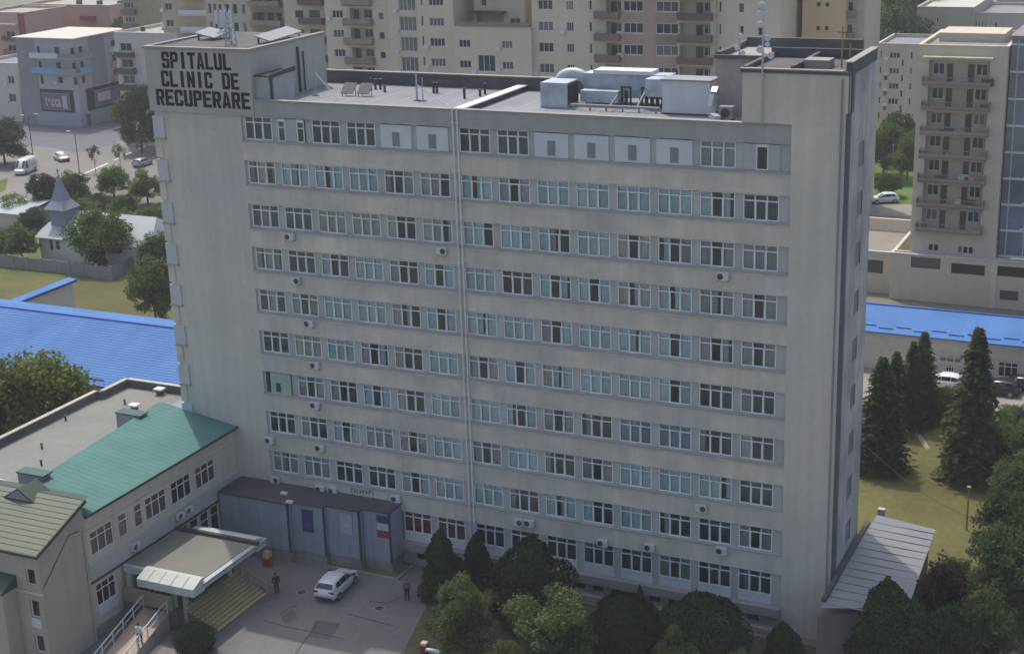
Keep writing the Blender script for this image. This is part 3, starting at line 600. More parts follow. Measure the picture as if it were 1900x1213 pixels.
# ------------------------------------------------------------------ grey annex with posters
AX = thing('grey_annex', 'low grey sheet-clad annex with stepped front at the foot of the slab', 'annex', (4.5,-1.5,0.0))
CLAD = mat('grey_cladding', S((148,150,162)), 0.75, 0.06, 0.5, 0.02, streak=0.08)
segs = [(-3.0,3.3,-3.2,-2.9),(3.34,6.25,-2.75,-2.35),(6.29,9.15,-2.4,-1.85),(9.19,11.5,-1.9,-1.1)]
for i, (xa, xb, ya, yb) in enumerate(segs):
    zt = 4.95
    part('clad_wall', MB().prism([(xa,ya),(xb,ya+0.0),(xb,0.0),(xa,0.0)], 'z', 1.0, zt), CLAD, AX)
    part('plinth', MB().prism([(xa,ya+0.06),(xb-0.04,ya+0.06),(xb-0.04,0.0),(xa,0.0)], 'z', 0.0, 0.997), mat('annex_plinth', S((142,136,128)), 0.9, 0.14, 0.5, 0.08, streak=0.15), AX)
    part('edge_post', MB().box(xb-0.10,xb+0.03,ya-0.05,ya+0.10,0.9,zt), DKMETAL, AX)
    nseam = int((xb-xa)/0.98)
    q = MB()
    for k in range(1, nseam+1): q.box(xa+(xb-xa)*k/(nseam+1)-0.012,xa+(xb-xa)*k/(nseam+1)+0.012,ya-0.012,ya-0.001,1.0,zt)
    part('cladding_seam', q, mat('seam', S((124,126,138)), 0.7), AX)
    part('flat_roof', MB().box(xa-0.02,xb+0.05,ya-0.12,-0.005,zt+0.003,zt+0.14), mat('annex_roof', S((92,88,92)), 0.9, 0.15, 0.3, 0.06, col2=S((78,76,82))), AX)
for x, y in ((1.9,-1.8),(3.2,-3.05)):
    part('roof_lamp', MB().box(x,x+0.55,y-0.2,y+0.1,5.09,5.25), WPANEL, AX)
def poster(x0, x1, z0, z1, y, bands, label):
    t = thing('poster', label, 'poster', ((x0+x1)/2,y,z0), 'posters on the grey annex'); n = len(bands)
    part('backing', MB().box(x0-0.02,x1+0.02,y+0.002,y+0.02,z0-0.02,z1+0.02), DKMETAL, t)
    for k, m in enumerate(bands): part('printed_band', MB().box(x0,x1,y-0.01,y,z1-(z1-z0)*(k+1)/n,z1-(z1-z0)*k/n), m, t)
    return t
PB = mat('poster_navy', S((62,62,108)), 0.6, 0.06); PW = mat('poster_white', S((176,180,188)), 0.6, 0.05); PR = mat('poster_red', S((142,50,70)), 0.6, 0.06); PG = mat('poster_grey', S((158,164,172)), 0.6, 0.05)
def psegment(i, l, r, top, bot):
    y = segs[i][2]-0.035; a = at(l, top, y=y); c = at(r, bot, y=y); return a.x, c.x, c.z, a.z, y
p = psegment(1,559,582,944,988); t = poster(*p, [PB], 'narrow dark blue poster on the grey annex wall')
part('emblem', MB().tube(((p[0]+p[1])/2,p[4]-0.012,(p[2]+p[3])/2-0.3),((p[0]+p[1])/2,p[4]-0.018,(p[2]+p[3])/2-0.3),0.28,n=16), mat('poster_violet', S((78,76,122)), 0.6), t)
p = psegment(2,629,655,950,992); t = poster(*p, [PG], 'pale grey poster on the grey annex, between the blue and striped ones')
part('emblem', MB().prism([((p[0]+p[1])/2-0.22,(p[2]+p[3])/2-0.3),((p[0]+p[1])/2+0.22,(p[2]+p[3])/2-0.3),((p[0]+p[1])/2,(p[2]+p[3])/2+0.15)], 'y', p[4]-0.018, p[4]-0.012), PW, t)
p = psegment(3,698,722,955,999); poster(*p, [PB, PW, PR], 'blue white and red striped poster on the grey annex')

# ------------------------------------------------------------------ two storey wing with the green roof
XW = -3.3
WG = thing('hospital_wing', 'two storey wing with turquoise green sheet roof beside the entrance canopy', 'hospital wing', (-6.0,-9.0,0.0))
WGM = mat('wing_render', S((198,190,176)), 0.9, 0.07, 0.3, 0.03, streak=0.1)
up = []
for a, c in (((165,985),(208,957)), ((217,955),(235,942)), ((247,938),(263,927)), ((268,930),(308,905)), ((316,900),(354,878)), ((361,872),(398,848))):
    y0, y1 = at(*a, x=XW).y, at(*c, x=XW).y
    up.append((y0+0.05, y1, 6.0, 7.75))
lo = [(-17.7,-15.6,2.05,3.75)] + [(-8.0+1.3*k,-8.0+1.3*k+1.1,1.6,3.9) for k in range(4)]
b = MB(); facade(b, -18.2, 0.0, 0.0, 9.3, up+lo, RT(XW), 0.14); part('wall', b, WGM, WG)
BROWN = far_glass('wing_glazing', (0.02,0.016,0.018), (0.20,0.16,0.14), 0.35)
for h in up+lo:
    n = 3 if h[1]-h[0] > 1.5 else 1
    far_window(WG, RT(XW), h, WHITE, math.pi/2, 0.10, n, BROWN, transom=True)
part('apron_panel', MB().box(XW-0.05,XW+0.02,-17.7,-15.6,1.35,2.03), WPANEL, WG)
part('string_course', MB().box(XW,XW+0.10,-18.2,-0.02,5.52,5.66), SILL, WG); part('string_course', MB().box(XW,XW+0.06,-18.2,-0.02,8.05,8.12), SILL, WG)
part('lower_band', MB().box(XW,XW+0.05,-18.2,-0.02,4.25,5.50), mat('wing_band', S((180,178,176)), 0.85, 0.06, 0.4, streak=0.08), WG)
part('slab_edge', MB().box(XW,XW+0.14,-18.2,-0.02,4.10,4.245), DKMETAL, WG)
part('plinth', MB().box(XW,XW+0.08,-18.2,-0.05,0.0,0.75), CONC, WG)
# sheet roof falling towards the court, seams and dark eave
zr = lambda x: 9.36+(XW-x)*0.16
ro = MB().add([(XW+0.25,-18.1,zr(XW+0.25)),(XW+0.25,-0.02,zr(XW+0.25)),(-10.4,-0.02,zr(-10.4)),(-9.0,-18.1,zr(-9.0)),(XW+0.25,-18.1,9.25),(XW+0.25,-0.02,9.25),(-10.4,-0.02,9.25),(-9.0,-18.1,9.25)],[(0,1,2,3),(4,7,6,5),(0,4,5,1),(1,5,6,2),(2,6,7,3),(3,7,4,0)])
part('sheet_roof', ro, GREEN, WG)
sm = MB()
for k in range(1, 34):
    y = -18.1+k*0.54; xe = -9.0-1.4*(y+18.1)/18.1
    sm.bar((XW+0.24,y,zr(XW+0.24)+0.003),(xe,y,zr(xe)+0.003),0.02,0.012)
part('roof_seam', sm, GREEN, WG)
part('eave_trim', MB().box(XW+0.25,XW+0.36,-18.15,0.0,9.16,9.36), GREEND, WG); part('gutter', MB().box(XW+0.02,XW+0.25,-18.1,-0.02,9.10,9.245), GREEND, WG)
for y0, x0 in ((-3.6,-10.6), (-16.0,-9.5)):
    o = part('roof_upstand', MB().prism([(x0-1.4,8.6),(x0+0.5,8.6),(x0+0.9,10.55),(x0-1.4,10.55)], 'y', y0, y0+0.9), VENT, WG); part('upstand_cap', MB().box(x0-1.45,x0+1.05,y0-0.08,y0+0.98,10.553,10.65), GREEND, o)
ac_unit(247,1012,'air conditioner low on the wing wall behind the canopy', plane=('x',XW), grp='air conditioners on the wing'); ac_unit(330,955,'left unit of the air conditioner pair on the wing wall', plane=('x',XW+0.05), grp='air conditioners on the wing'); ac_unit(345,945,'right unit of the air conditioner pair on the wing wall', plane=('x',XW+0.05), grp='air conditioners on the wing')
# flat roofed block behind the wing
FB = thing('flat_roof_block', 'flat grey roofed block with dark parapet behind the green roof', 'annex', (-13.5,-6.0,0.0))
zf = 8.3
part('wall', MB().prism([(-8.95,-17.5),(-8.95,5.2),(-12.6,5.2),(-12.6,7.0),(-19.6,7.0),(-19.6,3.6),(-20.1,3.6),(-20.1,-17.5)], 'z', 0.0, zf), PLG, FB)
part('roof_sheet', MB().poly([(-8.96,-17.4,zf+0.01),(-8.96,5.1,zf+0.01),(-12.7,5.1,zf+0.01),(-12.7,6.9,zf+0.01),(-19.5,6.9,zf+0.01),(-19.5,3.5,zf+0.01),(-20.0,3.5,zf+0.01),(-20.0,-17.4,zf+0.01)]), mat('grey_roofing', S((130,136,132)), 0.9, 0.12, 0.14, 0.06, col2=S((118,116,108))), FB)
b = MB()
for a, c in (((-20.0,-17.4),(-20.0,3.4)), ((-20.0,3.5),(-19.4,3.5)), ((-19.5,3.6),(-19.5,6.9)), ((-19.4,6.9),(-12.7,6.9))): b.bar((*a,zf+0.35),(*c,zf+0.35),0.25,0.68)
part('parapet', b, PARIN, FB)
b = MB()
for a, c in (((-20.02,-17.4),(-20.02,3.4)), ((-19.52,3.6),(-19.52,6.9)), ((-19.3,6.95),(-12.7,6.95))): b.bar((*a,zf+0.73),(*c,zf+0.73),0.42,0.07)
part('coping', b, mat('light_coping', S((170,166,156)), 0.85), FB)
part('clear_roof', MB().add([(-8.3,0.2,9.95),(-8.3,6.6,9.95),(-12.4,6.6,zf+0.3),(-12.4,-3.4,zf+0.3),(-9.1,-3.4,9.95)],[(0,1,2,3,4)]).add([(-8.3,0.2,9.9),(-8.3,6.6,9.9),(-12.4,6.6,zf+0.25),(-12.4,-3.4,zf+0.25),(-9.1,-3.4,9.9)],[(4,3,2,1,0)]), mat('pale_blue_sheet', S((116,136,150)), 0.5, 0.08, 0.5), FB)
part('white_sheet_roof', MB().add([(-20,-17.3,zf+0.25),(-9.2,-17.3,zf+0.25),(-9.6,-14.2,zf+0.03),(-16,-13.2,zf+0.03)],[(0,1,2,3)]), mat('bright_sheet', S((176,180,178)), 0.5, 0.06, 0.4), FB)
for px_, py_, lb in ((122,780,'vent pipe in the middle of the grey flat roof'),(232,750,'vent pipe on the grey flat roof beside the free-standing white ventilator'),(78,832,'vent pipe near the gabled house, the farther of two'),(77,863,'vent pipe near the gabled house, the nearer of two')):
    p = at(px_, py_, z=zf); solo('vent_pipe', MB().tube(p, p+Vector((0,0,0.4)), 0.08, n=8).tube(p+Vector((0,0,0.4)), p+Vector((0,0,0.46)), 0.12, n=8), DKMETAL, 'small dark '+lb, 'vent', 'pipes on the flat roof')
for px_, py_, lb in ((250,762,'white hooded ventilator standing free on the grey flat roof'),(297,732,'white hooded ventilator against the parapet by the blue sheet')):
    p = at(px_, py_, z=zf); o = thing('roof_ventilator', lb, 'ventilator', p, 'white ventilators on the flat roof')
    part('stack', MB().box(p.x-0.22,p.x+0.22,p.y-0.22,p.y+0.22,zf,zf+0.45), DKMETAL, o); part('hood', MB().box(p.x-0.42,p.x+0.42,p.y-0.36,p.y+0.36,zf+0.453,zf+0.6), WPANEL, o)
# ------------------------------------------------------------------ near gabled house, lower left
GH = thing('gabled_house', 'beige house with olive tiled roof at the lower left', 'house', (-8.0,-21.5,0.0))
GHM = mat('gable_render', S((176,167,152)), 0.9, 0.06, 0.25, 0.03, streak=0.08)
XG = -2.9; ye, yr = -23.3, -18.6; ze, zg = 8.95, 10.75
part('gable_wall', MB().prism([(ye,0.0),(yr,0.0),(yr,zg-0.25),(ye,ze-0.25)], 'x', XG-0.3, XG), GHM, GH)
holes = [(-5.4,-4.2,6.6,7.9),(-5.4,-4.2,3.4,4.9),(-5.4,-4.2,0.6,2.0),(-9.4,-7.6,3.2,5.0),(-9.4,-7.6,0.4,2.0)]
holes = [(-4.15,-3.35,z0,z1) for z0, z1 in ((6.35,7.55),(3.95,5.25),(1.3,2.6))]+[(-6.9,-5.5,2.9,4.5),(-6.9,-5.5,0.3,1.7)]
b = MB(); facade(b, -22.0, XG-0.005, 0.0, ze-0.2, holes, FR(ye+0.02)); part('front_wall', b, GHM, GH)
for h in holes: far_window(GH, FR(ye+0.02), h, WHITE, 0.0, 0.12, 2 if h[1]-h[0] > 1 else 1, BROWN)
part('apron_panel', MB().box(-4.15,-3.35,ye-0.02,ye+0.02,3.2,3.9), WPANEL, GH)
part('string_course', MB().box(-22,XG+0.05,ye-0.08,ye+0.02,5.75,5.9), SILL, GH)
part('bay_wall', MB().box(-16,-5.2,ye-1.3,ye-0.003,0.0,6.05), GHM, GH)
part('bay_roof', MB().prism([(ye-1.5,6.053),(ye,6.053),(ye,6.9),(ye-1.5,6.2)], 'x', -16.2, -5.0), OLIVED, GH)
# tiled roof: each course of sheet tiles is its own strip
n = 11
for k in range(n):
    t0, t1 = k/n, (k+1)/n; y0, y1 = ye-0.35+(yr+0.35-ye)*t0, ye-0.35+(yr+0.35-ye)*t1+0.05; z0, z1 = ze-0.1+(zg-ze+0.1)*t0, ze-0.1+(zg-ze+0.1)*t1
    part('tile_course', MB().add([(-24,y0,z0+0.05),(XG+0.35,y0,z0+0.05),(XG+0.35,y1,z1+0.03),(-24,y1,z1+0.03),(-24,y0,z0-0.03),(XG+0.35,y0,z0-0.03),(XG+0.35,y1,z1-0.03),(-24,y1,z1-0.03)],[(0,1,2,3),(4,7,6,5),(0,4,5,1),(1,5,6,2),(2,6,7,3),(3,7,4,0)]), OLIVE, GH)
part('verge_trim', MB().bar((XG+0.42,ye-0.4,ze-0.05),(XG+0.42,yr,zg+0.02),0.10,0.26), OLIVED, GH)
part('eave_trim', MB().box(-24,XG+0.4,ye-0.48,ye-0.36,ze-0.28,ze-0.06), OLIVED, GH)
part('rear_slope', MB().add([(-24,yr,zg+0.05),(XG+0.35,yr,zg+0.05),(XG-0.6,yr+1.6,zg-0.45),(-24,yr+1.6,zg-0.45)],[(0,1,2,3)]), OLIVED, GH)
part('rear_wall', MB().box(-24,XG-1.2,yr+0.05,yr+1.0,0.0,zg-0.6), GHM, GH)
o = part('roof_dormer', MB().prism([(-8.9,zg-0.3),(-6.2,zg-0.3),(-7.5,zg+0.55)], 'y', yr-1.0, yr+0.9), OLIVED, GH)
part('dormer_face', MB().prism([(-8.6,zg-0.25),(-6.5,zg-0.25),(-7.5,zg+0.42)], 'y', yr-1.06, yr-1.003), VENT, o)
part('cable', MB().tube((XG+0.03,-21.6,7.6),(XG+0.03,-20.2,8.8),0.03,n=4).tube((XG+0.03,-20.2,8.8),(XG+0.03,-19.2,8.7),0.03,n=4).tube((XG+0.03,-23.2,6.2),(XG+0.03,-21.6,7.6),0.03,n=4), DKMETAL, GH)
part('downpipe', MB().tube((XG+0.08,-18.85,0.1),(XG+0.08,-18.85,8.6),0.07,n=6), GHM, GH)
# ------------------------------------------------------------------ entrance canopy
CN = thing('entrance_canopy', 'flat entrance canopy with white sloped ends over the steps', 'canopy', (0.3,-11.8,0.0))
zc = 4.1; CW = mat('canopy_white', S((186,190,184)), 0.7, 0.06, 0.5, 0.03, streak=0.06); CG = mat('canopy_roofing', S((124,124,116)), 0.9, 0.10, 0.4, 0.05)
part('roof_slab', MB().box(-3.15,3.9,-14.9,-8.5,3.55,zc), CW, CN); part('roofing', MB().box(-3.14,3.72,-14.6,-8.7,zc+0.003,zc+0.05), CG, CN)
part('sloped_end', MB().prism([(-16.2,3.45),(-14.903,3.45),(-14.903,zc+0.35),(-15.2,zc+0.35),(-16.2,zc-0.05)], 'x', -0.9, 3.95), CW, CN)
part('sloped_end', MB().prism([(-8.497,3.45),(-7.2,3.45),(-7.2,zc-0.05),(-8.2,zc+0.35),(-8.497,zc+0.35)], 'x', -1.6, 3.95), CW, CN)
part('roof_beam', MB().box(-3.1,4.3,-8.75,-8.55,zc+0.053,zc+0.33), DKMETAL, CN)
for k in range(4): part('end_panel_joint', MB().bar((0.0+k*1.0,-16.21,zc-0.03),(0.0+k*1.0,-15.2,zc+0.365),0.03,0.02), VENT, CN)
part('front_gutter', MB().box(3.9,4.15,-15.2,-7.3,zc-0.12,zc+0.03), METAL, CN)
for x, y in ((1.0,-14.7),(1.75,-14.4),(1.6,-8.9),(-2.6,-15.0)): part('column', MB().box(x-0.16,x+0.16,y-0.16,y+0.16,0.0,3.547), mat('column_paint', S((168,178,168)), 0.7, 0.06), CN)
part('landing', MB().box(-3.1,1.6,-15.3,-8.2,0.0,1.45), mat('landing_concrete', S((96,92,86)), 0.9, 0.12, 0.5), CN)
b = MB().box(-3.0,-2.9,-13.5,-9.0,1.45,3.5); part('entrance_door', b, mat('door_dark', S((52,46,42)), 0.4), CN)
part('back_wall', MB().box(-3.05,1.2,-15.28,-15.16,1.453,2.6), mat('terracotta_wall', S((150,140,118)), 0.9), CN)
# steps: each tread a piece
ST = thing('entrance_steps', 'broad ochre steps descending from the canopy to the forecourt', 'steps', (3.0,-11.5,0.0))
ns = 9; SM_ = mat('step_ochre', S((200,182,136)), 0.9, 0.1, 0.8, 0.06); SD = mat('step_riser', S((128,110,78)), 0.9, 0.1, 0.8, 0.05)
for k in range(ns):
    z1 = 1.45*(1-(k+1)/(ns+1)*1.0); xa = 1.603+k*0.31
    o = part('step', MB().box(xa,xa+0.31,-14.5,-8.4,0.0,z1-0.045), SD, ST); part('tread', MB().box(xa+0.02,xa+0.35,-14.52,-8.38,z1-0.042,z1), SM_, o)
for y in (-14.55, -8.35):
    q = MB()
    q.tube((1.6,y,2.35),(4.5,y,0.95),0.05,n=6).tube((1.6,y,1.9),(4.5,y,0.5),0.035,n=6)
    for k in range(5): x = 1.65+k*0.7; q.tube((x,y,1.45*(1-(x-1.6)/3.1)),(x,y,2.33-(x-1.6)*0.483),0.04,n=6)
    part('handrail', q, mat('rail_ochre', S((158,150,122)), 0.6), ST)
# ramp with white rails
RP = thing('access_ramp', 'pink paved access ramp with white handrails below the canopy', 'ramp', (1.2,-18.5,0.0))
part('ramp_slab', MB().add([(-1.3,-15.35,1.3),(0.9,-15.35,1.3),(2.3,-24.0,0.15),(0.1,-24.0,0.15),(-1.3,-15.35,0),(0.9,-15.35,0),(2.3,-24.0,0),(0.1,-24.0,0)],[(3,2,1,0),(4,5,6,7),(0,1,5,4),(1,2,6,5),(2,3,7,6),(3,0,4,7)]), mat('ramp_paving', S((168,152,138)), 0.9, 0.07, 0.6, 0.05), RP)
RAIL = mat('rail_white', S((200,200,194)), 0.5)
for xa, xb in ((-1.25,0.15), (0.85,2.25)):
    q = MB(); a = Vector((xa,-15.4,1.3)); c = Vector((xb,-24.0,0.15))
    for hh, rr in ((0.95,0.05),(0.5,0.035)): q.tube(a+Vector((0,0,hh)), c+Vector((0,0,hh)), rr, n=6)
    for k in range(7): p = a.lerp(c, k/6); q.tube(p, p+Vector((0,0,0.95)), 0.045, n=6)
    q.tube(a+Vector((0,0,0.95)), (xa,-13.6,2.4), 0.05, n=6).tube(a+Vector((0,0,0.5)), (xa,-13.6,1.95), 0.035, n=6); part('handrail', q, RAIL, RP)
# ------------------------------------------------------------------ lean-to at the right flank
LT = thing('side_lean_to', 'lean-to with pale ribbed sheet roof against the blank tower flank', 'lean-to', (47.3,5.0,0.0))
za, zb_ = 5.0, 4.25; ya, yb = -4.6, 10.8
part('sheet_roof', MB().add([(45.0,ya,za),(49.9,ya+3.4,zb_),(49.35,yb+0.6,zb_),(45.2,yb,za),(45.0,ya,za-0.06),(49.9,ya+3.4,zb_-0.06),(49.35,yb+0.6,zb_-0.06),(45.2,yb,za-0.06)],[(0,1,2,3),(4,7,6,5),(0,4,5,1),(1,5,6,2),(2,6,7,3),(3,7,4,0)]), mat('pale_ribbed_sheet', S((134,137,136)), 0.6, 0.06, 0.5, 0.03, col2=S((124,124,132))), LT)
q = MB()
for k in range(13):
    y = ya+1.0+k*1.12; q.bar((45.12,y-0.3,za+0.012),(49.55,y+0.9,zb_+0.012),0.14,0.03)
part('roof_rib', q, mat('rib_grey', S((130,133,133)), 0.6), LT)
part('wall', MB().prism([(44.7,ya+0.3),(49.6,ya+3.7),(49.0,yb+0.2),(44.9,yb-0.2)], 'z', 0.0, 4.15), mat('lean_to_wall', S((118,112,102)), 0.9, 0.1), LT)
part('wall_flashing', MB().bar((44.95,ya+0.8,za+0.12),(44.95,yb-1.8,za+0.12),0.3,0.25), DKMETAL, LT)
o = thing('wall_stack', 'pale flue stack with bracket at the rear corner of the lean-to', 'flue', (45.3,12.0,0.0)); part('flue', MB().tube((45.3,12.0,0),(45.3,12.0,4.2),0.14,n=8), METAL, o); part('cap', MB().box(45.05,45.55,11.8,12.2,4.2,5.0), METAL, o)
# ------------------------------------------------------------------ the town behind
def bld(name, label, cat, Y, xl, xr, top, depth, wall, holes=(), rholes=(), roof=None, frame=WHITE, cols=2, zb=0.0, par=0.5, group=None, pane=FGL, skip=(), parm=None, cap=None):
    t = thing(name, label, cat, ((xl+xr)/2, Y+depth/2, zb), group); b = MB()
    facade(b, xl, xr, zb, top, list(holes), FR(Y)); facade(b, Y, Y+depth, zb, top, list(rholes), RT(xr))
    b.quad((xl,Y+depth,zb),(xl,Y,zb),(xl,Y,top),(xl,Y+depth,top)); b.quad((xr,Y+depth,zb),(xl,Y+depth,zb),(xl,Y+depth,top),(xr,Y+depth,top))
    part('wall', b, wall, t)
    part('roof', MB().box(xl+0.3,xr-0.3,Y+0.3,Y+depth-0.3,top-par-0.15,top-par), roof or ROOFW, t)
    c = MB().box(xl-0.08,xr+0.08,Y-0.08,Y+0.3,top+0.003,top+0.12).box(xl-0.08,xl+0.3,Y+0.303,Y+depth,top+0.003,top+0.12).box(xr-0.3,xr+0.08,Y+0.303,Y+depth,top+0.003,top+0.12).box(xl+0.303,xr-0.303,Y+depth-0.3,Y+depth,top+0.003,top+0.12)
    part('coping', c, cap or SILL, t)
    part('parapet_inner', MB().box(xl+0.02,xl+0.29,Y+0.3,Y+depth-0.02,top-par,top).box(xr-0.29,xr-0.02,Y+0.3,Y+depth-0.02,top-par,top).box(xl+0.3,xr-0.3,Y+depth-0.29,Y+depth-0.02,top-par,top).box(xl+0.3,xr-0.3,Y+0.02,Y+0.29,top-par,top), parm or wall, t)
    for h in holes:
        if len(h) > 4 and h[4] and h[4] > 0.5: continue
        far_window(t, FR(Y), h, frame, 0.0, 0.14, cols if (h[1]-h[0]) > 1.0 else 1, pane)
    small = [h for h in holes if len(h) == 4 and 0.9 < h[1]-h[0] < 3.0 and h[2] > 3]
    for h in random.sample(small, min(len(small), 5)):
        part('wall_unit', MB().box(h[0]-0.9,h[0]-0.15,Y-0.34,Y-0.02,h[2]-0.3,h[2]+0.25), WPANEL, t)
    for h in rholes:
        if len(h) > 4 and h[4] and h[4] > 0.5: continue
        far_window(t, RT(xr), h, frame, math.pi/2, 0.14, cols if (h[1]-h[0]) > 1.0 else 1, pane)
    return t
def balcony(t, x0, x1, Y, z, d=1.2, m=None, hgt=0.95, rail=None):
    m = m or SILL
    o = part('balcony', MB().box(x0,x1,Y-d,Y-0.004,z-0.14,z), m, t)
    r = MB().box(x0,x1,Y-d,Y-d+0.07,z+0.10,z+hgt).box(x0,x0+0.07,Y-d+0.073,Y-0.01,z+0.10,z+hgt).box(x1-0.07,x1,Y-d+0.073,Y-0.01,z+0.10,z+hgt)
    part('railing', r, rail or m, o); return o
def XY(Y): return (lambda px, py: at(px, py, y=Y).x), (lambda px, py: at(px, py, y=Y).z)
BEI = mat('flats_beige', S((206,196,176)), 0.9, 0.05, 0.12, 0.02, streak=0.04); BEI2 = mat('flats_sand', S((196,185,166)), 0.9, 0.05, 0.12, 0.02, streak=0.04)
PINK = mat('flats_rose', S((172,148,138)), 0.9, 0.05, 0.15, 0.02); PALE = mat('flats_pale', S((188,180,168)), 0.9, 0.06, 0.1, 0.02, streak=0.08)
TAUPE = mat('flats_taupe', S((164,150,128)), 0.9, 0.06, 0.1, 0.02, streak=0.06); YEL = mat('flats_yellow', S((208,188,148)), 0.9, 0.04, 0.1, 0.02)
GREYW = mat('office_grey', S((172,173,176)), 0.85, 0.05, 0.1, 0.02, streak=0.04); GREYD = mat('office_dark', S((140,140,146)), 0.85, 0.05, 0.1, 0.02)
RED = mat('flats_red', S((150,72,72)), 0.9, 0.06, 0.15); SALM = mat('flats_salmon', S((190,158,142)), 0.9, 0.06, 0.12, streak=0.05)
BRAIL = mat('balcony_brown', S((116,98,88)), 0.7, 0.12, 0.8, rnd=0.25); BRAIL2 = mat('balcony_taupe', S((146,130,118)), 0.8, 0.1, 0.6, rnd=0.15)
DFR = mat('dark_frame', S((84,74,68)), 0.6)
def col(px0, px1, py, Y, rows, h):
    x0, x1 = at(px0, py, y=Y).x, at(px1, py, y=Y).x
    return [(x0, x1, z, z+h) for z in rows]

# tall balcony block at the right and its podium
Y = 83.5; X, Zf = XY(Y); xl, xr = 33.1, 42.75; top = 29.4
sl = [Zf(1776, p) for p in (157,203,249,292,337,383,429)]
rec = [(34.3, 40.9, z+0.002, z+2.6, 0.9) for z in sl]
AB = bld('apartment_block', 'beige flats with a single stack of wide balconies above a podium', 'apartment building', Y, xl, xr, top, 14.0, BEI2, rec, par=0.3, cap=mat('pale_cap', S((206,196,170)), 0.8))
for i, z in enumerate(sl):
    yb = Y+0.9
    for u0, u1, z0, z1 in ((34.6,35.9,0.95,2.25),(39.3,40.6,0.95,2.25)): far_window(AB, FR(yb-0.10), (u0,u1,z+z0,z+z1), WHITE, 0, 0.0, 2)
    for u0 in (36.15, 38.45): part('balcony_door', MB().box(u0,u0+0.65,yb-0.08,yb-0.01,z+0.02,z+2.15), mat('door_brown', S((92,78,72)), 0.6, rnd=0.2), AB)
    o = part('balcony', MB().box(33.75,41.2,Y-1.0,Y-0.004,z-0.16,z), BRAIL2, AB)
    ra = MB().box(33.75,41.2,Y-1.0,Y-0.94,z+0.06,z+0.42); ra.box(33.75,41.2,Y-1.0,Y-0.94,z+0.85,z+0.92)
    for k in range(26): ra.box(33.78+k*0.295,33.82+k*0.295,Y-0.99,Y-0.95,z+0.42,z+0.85)
    ra.box(33.75,33.81,Y-0.94,Y-0.01,z+0.02,z+0.92).box(41.14,41.2,Y-0.94,Y-0.01,z+0.02,z+0.92); part('railing', ra, BRAIL2, o)
    for k in range(random.randint(1, 3)):
        x = random.uniform(34.2, 40.4); part('balcony_clutter', MB().box(x,x+random.uniform(0.5,1.3),Y-0.8,Y-0.3,z+0.003,z+random.uniform(0.5,1.0)), random.choice([BRAIL, DKMETAL, SALM, WPANEL]), o)
part('top_canopy', MB().box(33.7,41.3,Y-1.0,Y-0.004,sl[0]+3.0,sl[0]+3.14), mat('pale_cap', S((206,196,170))), AB)
part('roof_house', MB().box(34.2,41.5,Y+6,Y+12,top-0.3,top+0.7), BEI2, AB)
for x in (35.3, 35.9, 38.6, 39.2, 39.8): part('window', MB().box(x,x+0.4,Y-0.05,Y-0.004,5.9,6.6), far_glass('flat_glazing'), AB)
Yp = 82.2; X, Zf = XY(Yp); zt = Zf(1760,478)
hol = [(X(1690,485), X(1745,485), Zf(1690,496), Zf(1690,476)), (X(1765,492), X(1828,492), Zf(1765,507), Zf(1765,488)), (X(1845,500), X(1905,500), Zf(1850,512), Zf(1850,493)), (X(1855,545), X(1890,545), Zf(1855,556), Zf(1855,538))]
hol = [(min(a,b_), max(a,b_), min(c,d), max(c,d)) for a, b_, c, d in hol]
PD = bld('podium_building', 'beige podium with dark strip windows below the balcony flats', 'podium', Yp, 31.2, 60.0, zt, 1.25, BEI2, hol, frame=DFR, cols=1, par=0.05)
for x in (42.9,): part('pilaster', MB().box(x-0.35,x+0.35,Yp-0.06,Yp-0.004,0,zt), BEI, PD)
PD2 = bld('podium_side_building', 'lower podium piece with a pale terrace left of the balcony flats', 'podium', 84.0, 20.0, 31.15, 5.0, 11.0, BEI2, [(26.3,30.0,2.4,4.0)], frame=DFR, cols=1, par=0.15, roof=PAVE)
part('terrace_wall', MB().box(20,31.1,95.02,95.4,4.0,6.4), BEI, PD2)
# glazed stair tower
GTW = thing('glazed_tower', 'blue glazed tower with white bracing beside the balcony flats', 'glass tower', (48.0,90.0,0.0))
gm = mat('curtain_wall', S((120,132,144)), 0.15, 0.25, 0.25, 0.1, spec=0.7, col2=S((86,88,100)))
part('glazing', MB().box(42.9,60.0,84.6,98.0,zt,30.2), gm, GTW)
zz = zt
while zz < 30.0:
    part('white_band', MB().box(42.9,60.0,84.42,84.597,zz,zz+0.22), WPANEL, GTW); zz += 3.0
for k in range(9): part('mullion', MB().box(43.6+k*1.9,43.74+k*1.9,84.5,84.596,zt,30.2), mat('mullion_grey', S((176,180,186)), 0.5), GTW)
zz = zt+3
while zz < 27: part('brace', MB().bar((44.8,84.40,zz+0.1),(47.6,84.40,zz+1.6),0.12,0.12), WPANEL, GTW); zz += 3.0
part('cornice', MB().box(42.8,60.0,84.1,98,30.203,30.6), mat('mauve_band', S((134,122,128)), 0.7), GTW)

